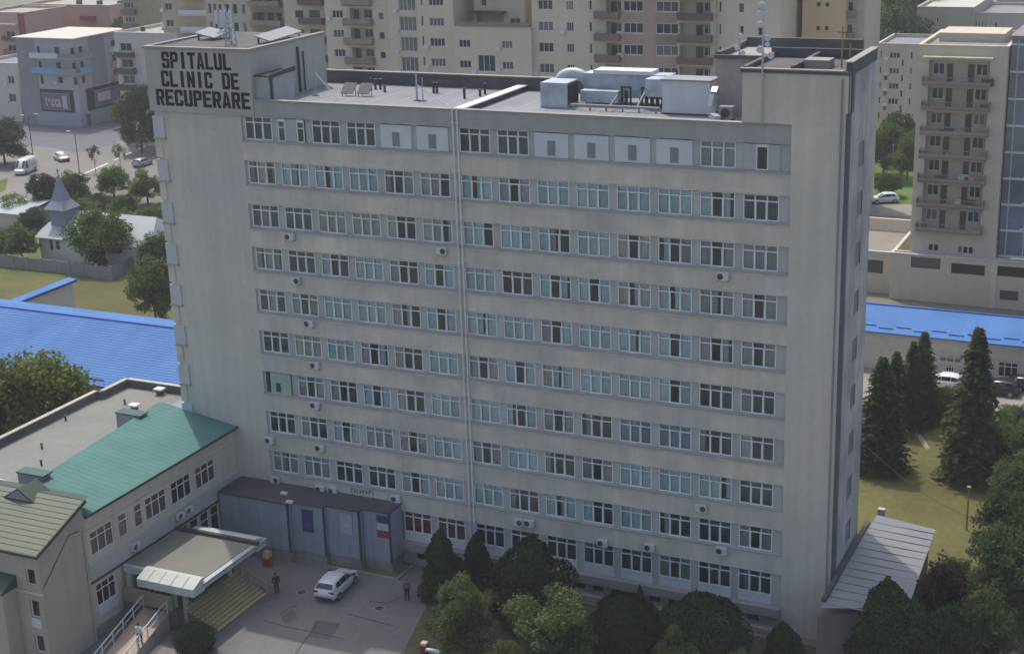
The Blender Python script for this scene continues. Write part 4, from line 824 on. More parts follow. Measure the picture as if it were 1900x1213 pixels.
# beige complex in the middle
Y = 110.3; X, Zf = XY(Y); fl0 = Zf(1010, 97); rows = [fl0-3*2+3*k for k in range(9)]
hol = col(1000,1027,95,Y,rows,1.35)+col(1052,1065,95,Y,rows,1.3)+col(1094,1099,95,Y,rows,1.4)
b1 = bld('apartment_block', 'beige flats with small windows, standing left of the rose balcony bay', 'apartment building', Y, X(988,80), X(1104,80), 44.0, 16.0, BEI, hol, frame=WHITE, cols=3, group='flats behind the hospital')
xl, xr = X(1105,80)+0.02, X(1330,80); rr = [r-0.9 for r in rows]
lg = [(X(1128,80), X(1156,80), z+0.05, z+2.5, 1.2) for z in rr]+[(X(1262,80), X(1320,80), z+0.05, z+2.5, 1.2) for z in rr]
wn = [(X(1160,80), X(1196,80), z+0.95, z+2.35) for z in rr]+[(X(1220,80), X(1266,80)-0.4, z+0.95, z+2.35) for z in rr]
wn = [h for h in wn]; lg = [(max(h[0], X(1266,80)-0.2) if h[0] > X(1210,80) else h[0], *h[1:]) for h in lg]
b2 = bld('apartment_block', 'rose and beige flats with brown railed balconies, straight behind the roof ducts', 'apartment building', Y-0.6, xl, xr, 44.0, 16.0, BEI2, lg+wn, frame=WHITE, cols=3, group='flats behind the hospital')
part('rose_strip', MB().box(X(1197,80),X(1219,80),Y-0.66,Y-0.603,0,44), PINK, b2)
for z in rr:
    part('rose_band', MB().box(X(1160,80),X(1196,80),Y-0.64,Y-0.602,z-0.55,z+0.85), random.choice([PINK, TAUPE, PINK]), b2); part('rose_band', MB().box(X(1220,80),X(1258,80),Y-0.64,Y-0.602,z-0.55,z+0.85), random.choice([PINK, PINK, BRAIL2]), b2)
    balcony(b2, X(1105,80)+0.4, X(1156,80), Y-0.6, z, 1.1, BRAIL2, rail=BRAIL); balcony(b2, X(1262,80), X(1328,80)-0.2, Y-0.6, z, 1.1, BRAIL2, rail=BRAIL)
    for pa in (1132, 1290): part('balcony_door', MB().box(X(pa,80),X(pa,80)+0.9,Y+0.45,Y+0.59,z+0.06,z+2.1), mat('door_brown', S((92,78,72))), b2)
    for pa in (1142, 1302): far_window(b2, FR(Y+0.42), (X(pa,80)+0.2,X(pa,80)+1.5,z+0.95,z+2.2), WHITE, 0, 0.0, 2)
hol = col(1333,1338,95,Y,[r+0.0 for r in rows],1.5)+col(1370,1380,60,Y,rows,1.3)+col(1406,1418,60,Y,rows,1.3)
b3 = bld('apartment_block', 'beige flats with narrow slit windows behind the antenna mast', 'apartment building', Y, X(1330,80)+0.02, X(1448,80), 44.0, 16.0, BEI, hol, frame=WHITE, cols=1, group='flats behind the hospital')
Y6 = 122.0; X, Zf = XY(Y6); xl, xr = X(1449,60), X(1487,60); rows6 = [Zf(1470,70)-6+3*k for k in range(9)]
b4 = bld('apartment_block', 'narrow mauve flats squeezed left of the yellow building', 'apartment building', Y6, xl, xr, 44.0, 10.0, PALE, [(xl+0.25, xr-0.3, z, z+2.2, 1.0) for z in rows6], group='flats behind the hospital')
for z in rows6: balcony(b4, xl+0.2, xr-0.2, Y6, z, 0.9, BRAIL, rail=BRAIL)
Y7 = 118.0; X, Zf = XY(Y7); rows7 = [Zf(1520,62)-6+3.2*k for k in range(8)]
b5 = bld('apartment_block', 'yellow flats with tiny paired windows', 'apartment building', Y7, X(1488,50), X(1566,50), 44.0, 12.0, YEL, col(1514,1521,60,Y7,rows7,0.55)+col(1530,1537,60,Y7,rows7,0.55), frame=DFR, cols=1)
X, Zf = XY(Y7+2); xl, xr = X(1566,50)+0.02, X(1604,50); rows8 = [Zf(1580,75)-9+3*k for k in range(9)]
b6 = bld('apartment_block', 'white and grey flats with stacked balconies right of the yellow building', 'apartment building', Y7+2, xl, xr, 44.0, 10.0, PALE, [(xl+0.4, xr-1.6, z+0.9, z+2.2) for z in rows8])
for z in rows8: balcony(b6, xl+0.1, xr-1.2, Y7+2, z, 0.9, PALE, rail=BRAIL2)
# middle: stepped block with the terrace
Y = 109.5; X, Zf = XY(Y); fl = Zf(810,125); rows = [fl-3+3*k for k in range(3)]
zt = Zf(900, 52)
hol = col(853,874,122,Y,rows[:3],1.15)+col(932,952,128,Y,rows[:3],1.15)+[(X(886,100), X(918,100), rows[0]-0.4, rows[0]+2.0), (X(886,100), X(918,100), rows[1]-0.4, rows[1]+2.0)]
c1 = bld('apartment_block', 'beige stepped flats with a roof terrace in the middle', 'apartment building', Y, X(843,90), X(986,90)-0.02, zt, 14.0, BEI, hol, frame=WHITE, cols=3, group='flats behind the hospital', roof=PAVE)
part('terrace_rail', MB().box(X(843,90)+0.2,X(986,90)-0.3,Y+0.05,Y+0.12,zt+0.13,zt+0.8), BRAIL2, c1)
ys = Y+5.5; Xs, Zs = XY(ys)
c2 = bld('apartment_block', 'set-back upper storeys behind the middle terrace', 'apartment building', ys, Xs(880,30), Xs(975,30), 44.0, 9.0, BEI2, [(Xs(884,30),Xs(935,30),Zs(900,48)-0.2,Zs(900,26),1.5),(Xs(892,5),Xs(902,5),Zs(900,12),Zs(900,-4)),(Xs(945,30),Xs(965,30),Zs(950,46),Zs(950,34))], zb=zt-0.4, group='flats behind the hospital')
part('sloping_hood', MB().box(Xs(880,30)-0.3,Xs(940,30),ys-1.6,ys-0.004,Zs(900,24),Zs(900,20)), DFR, c2)
Y = 112.0; X, Zf = XY(Y); rows = [Zf(800,49)-9+3*k for k in range(9)]
hol = col(795,822,10,Y,rows,1.25)+col(780,784,12,Y,rows,1.5)
c3 = bld('apartment_block', 'beige flats with dark ribbon windows beside the glazed stair', 'apartment building', Y, X(776,70), X(843,70)-0.02, 44.0, 14.0, BEI, hol, frame=WHITE, cols=4, group='flats behind the hospital')
Y = 114.5; X, Zf = XY(Y); rows = [Zf(755,60)-9+3.05*k for k in range(9)]
c4 = bld('apartment_block', 'beige stair bay with tall blue-grey glazed landings', 'apartment building', Y, X(722,70), X(776,70)-0.02, 44.0, 12.0, BEI, [(X(742,60), X(773,60), z, z+2.2) for z in rows], frame=WHITE, cols=4, group='flats behind the hospital', pane=far_glass('stair_glazing', (0.07,0.08,0.10), (0.16,0.16,0.18), 0.0))
Y = 116.0; X, Zf = XY(Y); xl, xr = X(606,70), X(722,70)-0.02; rows = [Zf(640,106)-6+3*k for k in range(9)]
hol = col(616,636,30,Y,rows,1.2)+col(702,712,40,Y,[r-0.15 for r in rows],1.15)+[(X(651,60), X(693,60), z-0.85, z+1.55, 1.3) for z in rows]
c5 = bld('apartment_block', 'beige flats with deep loggias behind the left half of the roof', 'apartment building', Y, xl, xr, 44.0, 14.0, BEI, hol, frame=WHITE, cols=3, group='flats behind the hospital')
for z in rows:
    balcony(c5, X(642,60), X(694,60), Y, z-0.9, 1.0, BRAIL2, rail=BRAIL2); part('balcony_door', MB().box(X(652,60),X(652,60)+0.8,Y+1.1,Y+1.28,z-0.84,z+1.2), mat('door_brown', S((92,78,72))), c5)
    far_window(c5, FR(Y+1.12), (X(670,60), X(686,60), z+0.0, z+1.3), WHITE, 0, 0.0, 2)
Y = 119.0; X, Zf = XY(Y); xl, xr = X(528,40), X(606,40)-0.02; rows = [Zf(560,33)-9+3*k for k in range(9)]
c6 = bld('apartment_block', 'taupe flats with railed balconies just right of the sign block', 'apartment building', Y, xl, xr, 44.0, 12.0, BEI2, col(548,563,30,Y,rows,1.1)+col(574,594,30,Y,rows,1.2), frame=DFR, cols=2, group='flats behind the hospital')
for z in rows: balcony(c6, X(560,30), X(604,30), Y, z-0.9, 1.2, BRAIL2, rail=BRAIL)
Y = 121.0; X, Zf = XY(Y); xl, xr = X(466,40), X(528,40)-0.02; rows = [Zf(490,50)-6+3.1*k for k in range(8)]
c7 = bld('apartment_block', 'taupe flats with full-width balconies behind the sign block roof', 'apartment building', Y, xl, xr, 40.0, 12.0, TAUPE, [(X(470,40), X(524,40), z, z+2.1, 1.0) for z in rows], group='flats behind the hospital')
for z in rows:
    balcony(c7, X(469,40), X(526,40), Y, z, 1.1, BRAIL2, rail=BRAIL2)
    for k in range(3): part('balcony_door', MB().box(X(474,40)+1.9*k,X(474,40)+1.9*k+1.0,Y+0.85,Y+0.98,z+0.06,z+2.0), mat('door_brown', S((92,78,72))), c7)
Y = 128.0; X, Zf = XY(Y); xl, xr = X(384,30), X(466,30)-0.02; rows = [Zf(425,52)-7+3.1*k for k in range(8)]
hol = []
for p0, p1 in ((388,393),(397,402),(406,412),(418,427),(432,441),(450,456)): hol += col(p0, p1, 30, Y, rows, 1.75)
c8 = bld('apartment_block', 'pale flats with rows of tall narrow windows above the sign', 'apartment building', Y, xl, xr, 40.0, 12.0, PALE, hol, frame=WHITE, cols=1, group='flats behind the hospital')
Y = 140.0; X, Zf = XY(Y); xl, xr = X(300,20), X(384,20)-0.3; rows = [Zf(330,20)-6+3*k for k in range(6)]
c9 = bld('apartment_block', 'ochre flats with white balconies partly hidden by the sign block', 'apartment building', Y, xl, xr, 36.0, 12.0, mat('flats_ochre', S((184,170,146)), 0.9, 0.06), col(305,318,10,Y,rows,1.3), group='flats at the upper left')
for z in rows: balcony(c9, X(338,20), X(382,20), Y, z-0.7, 1.2, WPANEL)
Y = 165.0; X, Zf = XY(Y); xl, xr = X(226,20), X(300,20)-0.3; rows = [Zf(240,18)-3+3*k for k in range(4)]
c10 = bld('apartment_block', 'tan flats with a blank wall and a strip of small balconies', 'apartment building', Y, xl, xr, 34.0, 14.0, TAUPE, [], group='flats at the upper left')
for z in rows:
    balcony(c10, X(228,20), X(254,20), Y, z-0.9, 1.0, BRAIL, rail=BRAIL); far_window(c10, FR(Y-0.08), (X(231,20), X(250,20), z+0.3, z+1.5), WHITE, 0, 0.0, 3)
Y = 137.0; X, Zf = XY(Y); xl, xr = X(214,90), X(330,90); zt = Zf(260, 62)
c11 = bld('apartment_block', 'white flats with dark balconies right of the grey office', 'apartment building', Y, xl, xr, zt, 22.0, mat('flats_white', S((196,192,186)), 0.9, 0.05, 0.15, streak=0.06), [(X(222,80),X(243,80),z,z+1.5) for z in (zt-3.4, zt-6.4, zt-9.4, zt-12.4)], group='flats at the upper left', roof=mat('pale_roofing', S((160,158,150)), 0.9, 0.06, 0.2))
for z in (zt-4.4, zt-7.4, zt-10.4, zt-13.4): balcony(c11, X(217,80), X(248,80), Y, z, 1.3, BRAIL, rail=mat('balcony_dark', S((86,76,72)), 0.7))
for k in range(6): part('roof_vent', MB().box(xl+1.5+k*2.6,xl+2.1+k*2.6,Y+6+(k % 3)*3,Y+6.6+(k % 3)*3,zt-0.5,zt+0.35), DKMETAL, c11)
# pink and red terraces, far left
Y = 190.0; X, Zf = XY(Y); zt = Zf(150, 10); xl, xr = X(44,40), X(205,40)
h = [(X(115,20),X(120,20),zt-2.6,zt-1.4),(X(115,40),X(120,40),zt-5.6,zt-4.4),(X(66,25),X(74,25),zt-3.6,zt-2.3),(X(54,28),X(58,28),zt-3.9,zt-2.7)]
d1 = bld('apartment_block', 'long pinkish flats with a pale flat roof at the far left', 'apartment building', Y, xl, xr, zt, 16.0, SALM, h, group='flats at the upper left', roof=mat('pale_roofing', S((160,158,150))))
part('red_strip', MB().box(X(92,20),X(105,20),Y-0.06,Y-0.003,0,zt-0.4), mat('rust_panel', S((134,84,72)), 0.9), d1)
for z in (zt-3.3, zt-6.3): balcony(d1, X(154,30), X(178,30), Y, z, 1.2, RED, rail=mat('rust_panel', S((134,84,72)))); 
for k in range(4): part('roof_vent', MB().box(xl+12+k*6,xl+13+k*6,Y+5,Y+6,zt-0.5,zt+0.5), DKMETAL, d1)
Y = 172.0; X, Zf = XY(Y); zt = Zf(20, 24); xl, xr = X(-40,60), X(49,60)
d2 = bld('apartment_block', 'salmon flats with red corner and brown balconies at the left edge', 'apartment building', Y, xl, xr, zt, 14.0, SALM, [], group='flats at the upper left', roof=mat('pale_roofing', S((160,158,150))))
part('red_strip', MB().box(X(35,50),X(47,50),Y-0.07,Y-0.003,0,zt-0.2), RED, d2); part('eave_sheet', MB().box(xl,X(34,40),Y-1.2,Y-0.004,zt-2.6,zt-2.3), WPANEL, d2)
for k in range(4):
    z = zt-6.0-3.0*k; balcony(d2, X(8,60), X(33,60), Y, z, 1.2, BRAIL2, rail=random.choice([BRAIL, DFR, BRAIL2])); far_window(d2, FR(Y-0.08), (X(12,60), X(28,60), z+0.3, z+2.0), WHITE, 0, 0.0, 2)
# grey corner office with billboards
Y = 150.0; X, Zf = XY(Y); xl, xr = X(38,150), X(143,150); zt = Zf(120, 74); dep = 16.5
rowsO = [Zf(100, p) for p in (103, 130, 157)]
hol = []
for z in rowsO: hol += [(X(72,120),X(77,120),z,z+1.7),(X(104,120),X(113,120),z+0.3,z+1.6),(X(133,120),X(141,120),z+0.1,z+1.6)]
zb0, zb1 = Zf(100,208), Zf(100,166)
hol += [(X(70,190), X(138,190), zb0, zb1)]
rh = []
for z in rowsO: rh += [(Y+1.5,Y+2.6,z+0.2,z+1.6),(Y+5.8,Y+7.2,z+0.2,z+1.6),(Y+11.5,Y+13.0,z+0.2,z+1.6)]
rh += [(Y+2.2, Y+15.5, zb0, zb1)]
of = bld('office_building', 'grey corner office with billboards and wrapped balconies at the upper left', 'office', Y, xl, xr, zt, dep, GREYW, hol, rh, frame=DFR, cols=3, roof=mat('office_roof', S((196,194,184)), 0.8, 0.03, 0.3), par=0.12, pane=mat('office_glass', S((48,50,58)), 0.2, 0.1))
part('roof_deck', MB().box(xl-0.5,xr+0.6,Y-0.6,Y+dep+0.4,zt+0.125,zt+0.32), mat('office_roof', S((196,194,184))), of)
part('dark_strip', MB().box(xl-0.02,X(68,120),Y-0.05,Y-0.003,0,zt), GREYD, of); part('dark_strip', MB().box(xr+0.003,xr+0.05,Y+4.6,Y+9.4,zb1+0.3,zt), GREYD, of)
for i, z in enumerate((rowsO[0]-0.45, rowsO[1]-0.45)):
    m = WPANEL if i == 0 else mat('blue_band', S((104,160,206)), 0.5); d = 1.2
    o = part('balcony', MB().box(X(64,120),xr+1.0,Y-d,Y-0.06,z-0.16,z).box(xr+0.06,xr+1.0,Y-0.057,Y+4.4,z-0.16,z), GREYW, of)
    part('railing', MB().box(X(64,120),X(115,120),Y-d,Y-d+0.08,z,z+1.0), m, o); part('railing', MB().box(xr+0.92,xr+1.0,Y+0.2,Y+4.4,z,z+1.0), m if i else GREYD, o)
    part('railing', MB().box(X(115,120)+0.02,xr+1.0,Y-d,Y-d+0.08,z,z+0.95), GREYD, o)
for k, z in enumerate((rowsO[0]-0.5, rowsO[1]-0.5, rowsO[2]-0.5)):
    part('balcony', MB().box(xr+0.06,xr+1.2,Y+10.6,Y+dep,z-0.16,z+0.9), WPANEL if k == 0 else SALM, of)
part('stone_base', MB().box(X(70,220),xr+0.06,Y-0.08,Y-0.003,0,zb0-0.1).box(xr+0.003,xr+0.08,Y,Y+dep,0,zb0-0.1), mat('office_base', S((158,158,166)), 0.8, 0.05), of)
part('shop_door', MB().box(xr+0.08,xr+0.12,Y+1.5,Y+2.6,0.02,2.3), DFR, of)
BB = mat('billboard_mauve', S((122,98,118)), 0.6, 0.12, 0.25, col2=S((96,104,134))); TX = mat('billboard_text', S((200,184,196)), 0.6)
bb = thing('billboard', 'wide mauve billboard on the front of the grey corner office', 'billboard', (X(98,190), Y-0.1, zb0), 'billboards on the office')
a, c = X(80,190), X(130,190); z0, z1 = zb0+0.6, zb1-0.9
part('board', MB().box(a,c,Y-0.25,Y-0.15,z0,z1), BB, bb); part('border', MB().box(a-0.1,c+0.1,Y-0.15,Y-0.1,z0-0.12,z1+0.12), PALE, bb)
letters('tecca', a+0.10*(c-a), a+0.70*(c-a), z0+0.55, z1-0.45, Y-0.256, bb, TX, False)
part('logo_mark', MB().box(a+0.76*(c-a),a+0.92*(c-a),Y-0.27,Y-0.252,z0+0.25,z1-0.25), TX, bb)
b2b = thing('billboard', 'smaller mauve billboard round the corner of the grey office', 'billboard', (xr+0.2, Y+8.5, zb0), 'billboards on the office')
part('board', MB().box(xr+0.15,xr+0.25,Y+4.6,Y+12.0,z0+0.1,z1), BB, b2b); part('border', MB().box(xr+0.1,xr+0.15,Y+4.5,Y+12.1,z0,z1+0.1), PALE, b2b); part('logo_mark', MB().box(xr+0.252,xr+0.27,Y+5.4,Y+9.4,z0+0.9,z1-0.5), TX, b2b)
Y = 152.0; X, Zf = XY(Y); zt = Zf(15,118)
bld('house', 'small white house beside the grey office at the left edge', 'house', Y, X(-40,170), X(36,170), zt, 12.0, mat('flats_white', S((196,192,186))), [(X(13,140),X(25,140),zt-4.2,zt-2.6),(X(15,170),X(28,170),zt-8.0,zt-6.3)], group='flats at the upper left')
# right background
Y = 187.0; X, Zf = XY(Y); zt = Zf(1660, 82); xl, xr = X(1626,150), X(1706,150); hol = []
for k in range(6):
    z = zt-2.6-2.75*k
    hol += [(X(1632,120),X(1636,120),z,z+1.3),(X(1636,120)+0.4,X(1648,120),z-1.3,z-0.1)] if k else [(X(1632,120),X(1636,120),z,z+1.3)]
    hol += [(X(1650,120)+0.35*0,X(1669,120),z,z+1.1),(X(1672,120),X(1677,120),z-1.4,z-0.1),(X(1688,120),X(1693,120),z,z+1.3)]
e1 = bld('apartment_block', 'pale concrete flats behind the trees left of the balcony tower', 'apartment building', Y, xl, xr, zt, 14.0, PALE, [h for h in hol if h[2] > 0.3], frame=WHITE, cols=3, group='far flats at the upper right')
Y = 235.0; X, Zf = XY(Y); zt = Zf(1750, 14); xl, xr = X(1700,50), X(1805,50)
e2 = bld('apartment_block', 'blank taupe gable of far flats with a light green-grey roof', 'apartment building', Y, xl, xr, zt, 26.0, mat('flats_greygreen', S((170,166,150)), 0.9, 0.05, 0.1, streak=0.05), [(X(1738,26),X(1742,26),zt-3,zt-2)], group='far flats at the upper right', roof=mat('green_grey_roof', S((186,190,176)), 0.9))
Y = 238.0; X, Zf = XY(Y); zt = Zf(1860, 25); xl, xr = X(1806,50), X(1990,50)
hol = [(X(1810+6*k,35),X(1813+6*k,35),zt-3.4,zt-1.6) for k in range(4)]+[(X(1846,36),X(1851,36),zt-3.6,zt-1.8),(X(1865,45),X(1877,45),zt-4.6,zt-3.9),(X(1812,50),X(1834,50),zt-9.0,zt-5.5,1.2)]
e3 = bld('apartment_block', 'grey far flats with a dark loggia at the upper right', 'apartment building', Y, xl, xr, zt, 20.0, PALE, hol, frame=WHITE, cols=2, group='far flats at the upper right')
Y = 300.0; X, Zf = XY(Y)
e4 = bld('apartment_block', 'distant grey slab along the top right edge', 'apartment building', Y, X(1850,5), X(1990,5), Zf(1880,-8), 14.0, PALE, [], group='far flats at the upper right')
# ------------------------------------------------------------------ blue roofed buildings and the church
def ribs(t, x0, x1, ya, za_, yb, zb_, step, m):
    q = MB(); x = x0+step
    while x < x1: q.bar((x,ya,za_+0.012),(x,yb,zb_+0.012),0.05,0.03); x += step
    part('roof_rib', q, m, t)
BL = thing('clinic_building', 'long low building with bright blue roof behind the stair tower', 'building', (-35.0,16.0,0.0))
y0, y1, ze_, zr_ = 12.2, 22.0, 5.6, 8.5
part('wall', MB().box(-75,-9,y0+0.4,y1+9,0,ze_-0.1), mat('clinic_render', S((196,190,178)), 0.9, 0.06, 0.2), BL)
part('roof_slope', MB().add([(-78,y0,ze_),(-8.5,y0,ze_),(-8.5,y1,zr_),(-78,y1,zr_),(-78,y0,ze_-0.08),(-8.5,y0,ze_-0.08),(-8.5,y1,zr_-0.08),(-78,y1,zr_-0.08)],[(0,1,2,3),(4,7,6,5),(0,4,5,1),(1,5,6,2),(2,6,7,3),(3,7,4,0)]), BLUE, BL)
part('rear_slope', MB().add([(-78,y1,zr_),(-8.5,y1,zr_),(-8.5,y1+9.8,ze_),(-78,y1+9.8,ze_)],[(0,1,2,3)]), BLUE, BL)
for k in range(1, 26):
    t_ = k/26; yy, z_k = y0+(y1-y0)*t_, ze_+(zr_-ze_)*t_
    part('tile_step', MB().box(-78,-8.5,yy-0.02,yy+0.03,z_k-0.02,z_k+0.022), mat('blue_step', S((66,108,164)), 0.5), BL)
part('ridge_cap', MB().bar((-78,y1,zr_+0.03),(-8.5,y1,zr_+0.03),0.35,0.10), BLUED, BL); part('eave_trim', MB().box(-78,-8.5,y0-0.12,y0-0.003,ze_-0.2,ze_+0.03), BLUED, BL)
for k, x in enumerate((-31.0, -25.5, -21.0)): part('snow_guard', MB().box(x,x+3.6,y0+0.7,y0+0.76,ze_+0.21,ze_+0.38), BLUED, BL)
WB = thing('clinic_side_wing', 'white walled side wing with blue verge behind the blue roof', 'building', (-62.0,37.0,0.0))
part('wall', MB().box(-59.9,-58.6,32.2,45.0,0,3.9), mat('clinic_white', S((206,202,196)), 0.9, 0.05), WB); part('roof_slope', MB().add([(-58.3,31.8,4.16),(-58.3,45.4,4.16),(-59.4,45.4,4.3),(-59.4,31.8,4.3)],[(0,1,2,3)]), BLUE, WB)
part('verge', MB().box(-58.6,-58.2,31.8,45.4,3.85,4.15), BLUED, WB); part('rear_slope', MB().add([(-59.4,31.8,4.3),(-59.4,45.4,4.3),(-60.3,45.4,3.9),(-60.3,31.8,3.9)],[(0,1,2,3)]), BLUE, WB)
struct('footpath', MB().poly([tuple(at(x, y, z=0.016)) for x, y in ((1655,779),(1672,780),(1700,795),(1716,815),(1726,832),(1718,833),(1708,818),(1695,801),(1670,786),(1655,784))]), mat('path_pale', S((134,130,112)), 0.95, 0.1))
BR = thing('outpatient_building', 'long low white building with blue roof beyond the lawn', 'building', (50.0,60.0,0.0))
y0, y1, ze_, zr_ = 56.6, 61.2, 4.1, 5.6; X, Zf = XY(57.0)
hol = [(X(1742,660),X(1784,660),Zf(1745,671),Zf(1745,659)),(X(1755,680),X(1770,680),Zf(1755,690),Zf(1755,677)),(X(1826,675),X(1836,675),Zf(1826,695),Zf(1826,668)),(X(1852,680),X(1889,680),Zf(1852,698),Zf(1852,671)),(X(1640,652),X(1646,652),Zf(1640,655),Zf(1640,648))]
hol = [(h[0],h[1],max(h[2],0.3),h[3]) for h in hol]
b = MB(); facade(b, 15, 75, 0, ze_, hol, FR(57.0)); part('wall', b, mat('clinic_render', S((196,190,178))), BR)
for h in hol: far_window(BR, FR(57.0), h, WHITE, 0, 0.1, 3, FGL, transom=True)
part('string_course', MB().box(15,75,56.9,56.997,2.35,2.5), SILL, BR)
part('roof_slope', MB().add([(14,y0,ze_),(76,y0,ze_),(76,y1,zr_),(14,y1,zr_),(14,y0,ze_-0.08),(76,y0,ze_-0.08),(76,y1,zr_-0.08),(14,y1,zr_-0.08)],[(0,1,2,3),(4,7,6,5),(0,4,5,1),(1,5,6,2),(2,6,7,3),(3,7,4,0)]), BLUE, BR)
part('rear_slope', MB().add([(14,y1,zr_),(76,y1,zr_),(76,y1+4.6,ze_),(14,y1+4.6,ze_)],[(0,1,2,3)]), BLUE, BR); part('ridge_cap', MB().bar((14,y1,zr_+0.02),(76,y1,zr_+0.02),0.3,0.08), BLUED, BR)
for k in range(14): x = 33.5+k*1.75; part('snow_guard', MB().box(x,x+1.5,y0+(0.55 if k % 2 else 0.9),y0+(0.6 if k % 2 else 0.95),ze_+(0.19 if k % 2 else 0.30),ze_+(0.29 if k % 2 else 0.40)), BLUED, BR)
part('gutter', MB().box(14,76,y0-0.14,y0-0.003,ze_-0.14,ze_+0.01), BLUE, BR)
# church
CHY = 64.0; X, Zf = XY(CHY)
CH = thing('church', 'small white church with pale sheet roof and pointed grey steeple', 'church', (-76.0,68.0,0.0))
cx0, cx1 = X(72,440), X(275,440); ST_ = mat('church_sheet', S((160,168,170)), 0.5, 0.05, 0.4, 0.02); SP = mat('steeple_sheet', S((140,142,156)), 0.5, 0.06, 0.5, 0.02)
b = MB(); hol = [(X(91,445),X(97,445),1.4,2.9),(X(98,445)+0.4,X(110,445),1.6,2.8)]; facade(b, cx0, cx1, 0, 3.3, hol, FR(CHY)); b.quad((cx1,CHY,0),(cx1,CHY+8,0),(cx1,CHY+8,3.3),(cx1,CHY,3.3)); b.quad((cx0,CHY+8,0),(cx0,CHY,0),(cx0,CHY,3.3),(cx0,CHY+8,3.3)); b.quad((cx1,CHY+8,0),(cx0,CHY+8,0),(cx0,CHY+8,3.3),(cx1,CHY+8,3.3)); part('wall', b, mat('church_render', S((216,212,198)), 0.9, 0.06), CH)
for h in hol: far_window(CH, FR(CHY), h, DFR, 0, 0.1, 1)
part('nave_roof', MB().add([(cx0-0.6,CHY-0.6,3.2),(cx1+0.6,CHY-0.6,3.2),(cx1-1.5,CHY+4,6.2),(cx0+1.5,CHY+4,6.2),(cx0-0.6,CHY+8.6,3.2),(cx1+0.6,CHY+8.6,3.2)],[(0,1,2,3),(3,2,5,4),(0,3,4),(1,5,2),(0,4,5,1)]), ST_, CH)
sx, sy = X(92,400), CHY+2.6; w2 = 1.2
part('belfry', MB().box(sx-w2,sx+w2,sy-w2,sy+w2,3.5,6.9), SP, CH); part('belfry_skirt', MB().add([(sx-1.75,sy-1.75,6.8),(sx+1.75,sy-1.75,6.8),(sx+1.75,sy+1.75,6.8),(sx-1.75,sy+1.75,6.8),(sx-0.95,sy-0.95,7.9),(sx+0.95,sy-0.95,7.9),(sx+0.95,sy+0.95,7.9),(sx-0.95,sy+0.95,7.9)],[(3,2,1,0),(0,1,5,4),(1,2,6,5),(2,3,7,6),(3,0,4,7)]), SP, CH)
part('spire', MB().add([(sx-0.95,sy-0.95,7.9),(sx+0.95,sy-0.95,7.9),(sx+0.95,sy+0.95,7.9),(sx-0.95,sy+0.95,7.9),(sx-0.42,sy-0.42,9.8),(sx+0.42,sy-0.42,9.8),(sx+0.42,sy+0.42,9.8),(sx-0.42,sy+0.42,9.8),(sx,sy,11.6)],[(0,1,5,4),(1,2,6,5),(2,3,7,6),(3,0,4,7),(4,5,8),(5,6,8),(6,7,8),(7,4,8)]), SP, CH)
part('cross', MB().box(sx-0.05,sx+0.05,sy-0.05,sy+0.05,11.5,12.2).box(sx-0.2,sx+0.2,sy-0.04,sy+0.04,11.85,11.95), DKMETAL, CH)
# shed by the road, garden wall
X, Zf = XY(76.0); solo('shed', MB().box(X(-20,420),X(42,420),76,82,0,2.6).add([(X(-25,420),75.4,2.6),(X(45,420),75.4,2.6),(X(45,420),82.5,3.3),(X(-25,420),82.5,3.3)],[(0,1,2,3)], 1), [PALE, ST_], 'low shed with pale sheet roof under the street tree at the left edge', 'shed')
GW = thing('garden_wall', 'grey concrete panel wall round the church garden', 'wall', (-70.0,58.8,0.0))
pts = [at(x, y, z=0.0) for x, y in ((-60,488),(0,495),(105,506),(207,519),(262,492),(300,465))]
WM = mat('panel_wall', S((138,134,136)), 0.9, 0.08, 0.6)
for a, c in zip(pts, pts[1:]):
    n = max(1, int((c-a).length/2.2))
    for k in range(n):
        p, q = a.lerp(c, k/n), a.lerp(c, (k+0.96)/n); part('wall_panel', MB().bar(p+Vector((0,0,0.85)), q+Vector((0,0,0.85)), 0.12, 1.7), WM, GW)
        part('wall_post', MB().box(p.x-0.12,p.x+0.12,p.y-0.12,p.y+0.12,0,1.85), CONC, GW)
# ------------------------------------------------------------------ trees
def leaf_mesh(name, C, Nn, s, m, asp=0.6, rng=None):
    """many small leaf faces: centres C, facing normals Nn, sizes s"""
    n = len(C); rng = rng or RNG
    Nn = Nn/np.linalg.norm(Nn, axis=1, keepdims=True)
    r = rng.normal(size=(n,3)); a = np.cross(Nn, r); a /= np.linalg.norm(a, axis=1, keepdims=True)+1e-9; b_ = np.cross(Nn, a)
    s = s[:, None]; V = np.empty((n,4,3)); V[:,0] = C-a*s; V[:,1] = C-b_*s*asp; V[:,2] = C+a*s; V[:,3] = C+b_*s*asp
    me = bpy.data.meshes.new(name); me.vertices.add(4*n); me.vertices.foreach_set('co', V.reshape(-1).astype(np.float32))
    me.loops.add(4*n); me.loops.foreach_set('vertex_index', np.arange(4*n, dtype=np.int32)); me.polygons.add(n)
    me.polygons.foreach_set('loop_start', np.arange(0, 4*n, 4, dtype=np.int32)); me.polygons.foreach_set('loop_total', np.full(n, 4, dtype=np.int32))
    me.materials.append(m); me.update(); me.validate(); return me
def unit(n, rng): v = rng.normal(size=(n,3)); return v/np.linalg.norm(v, axis=1, keepdims=True)
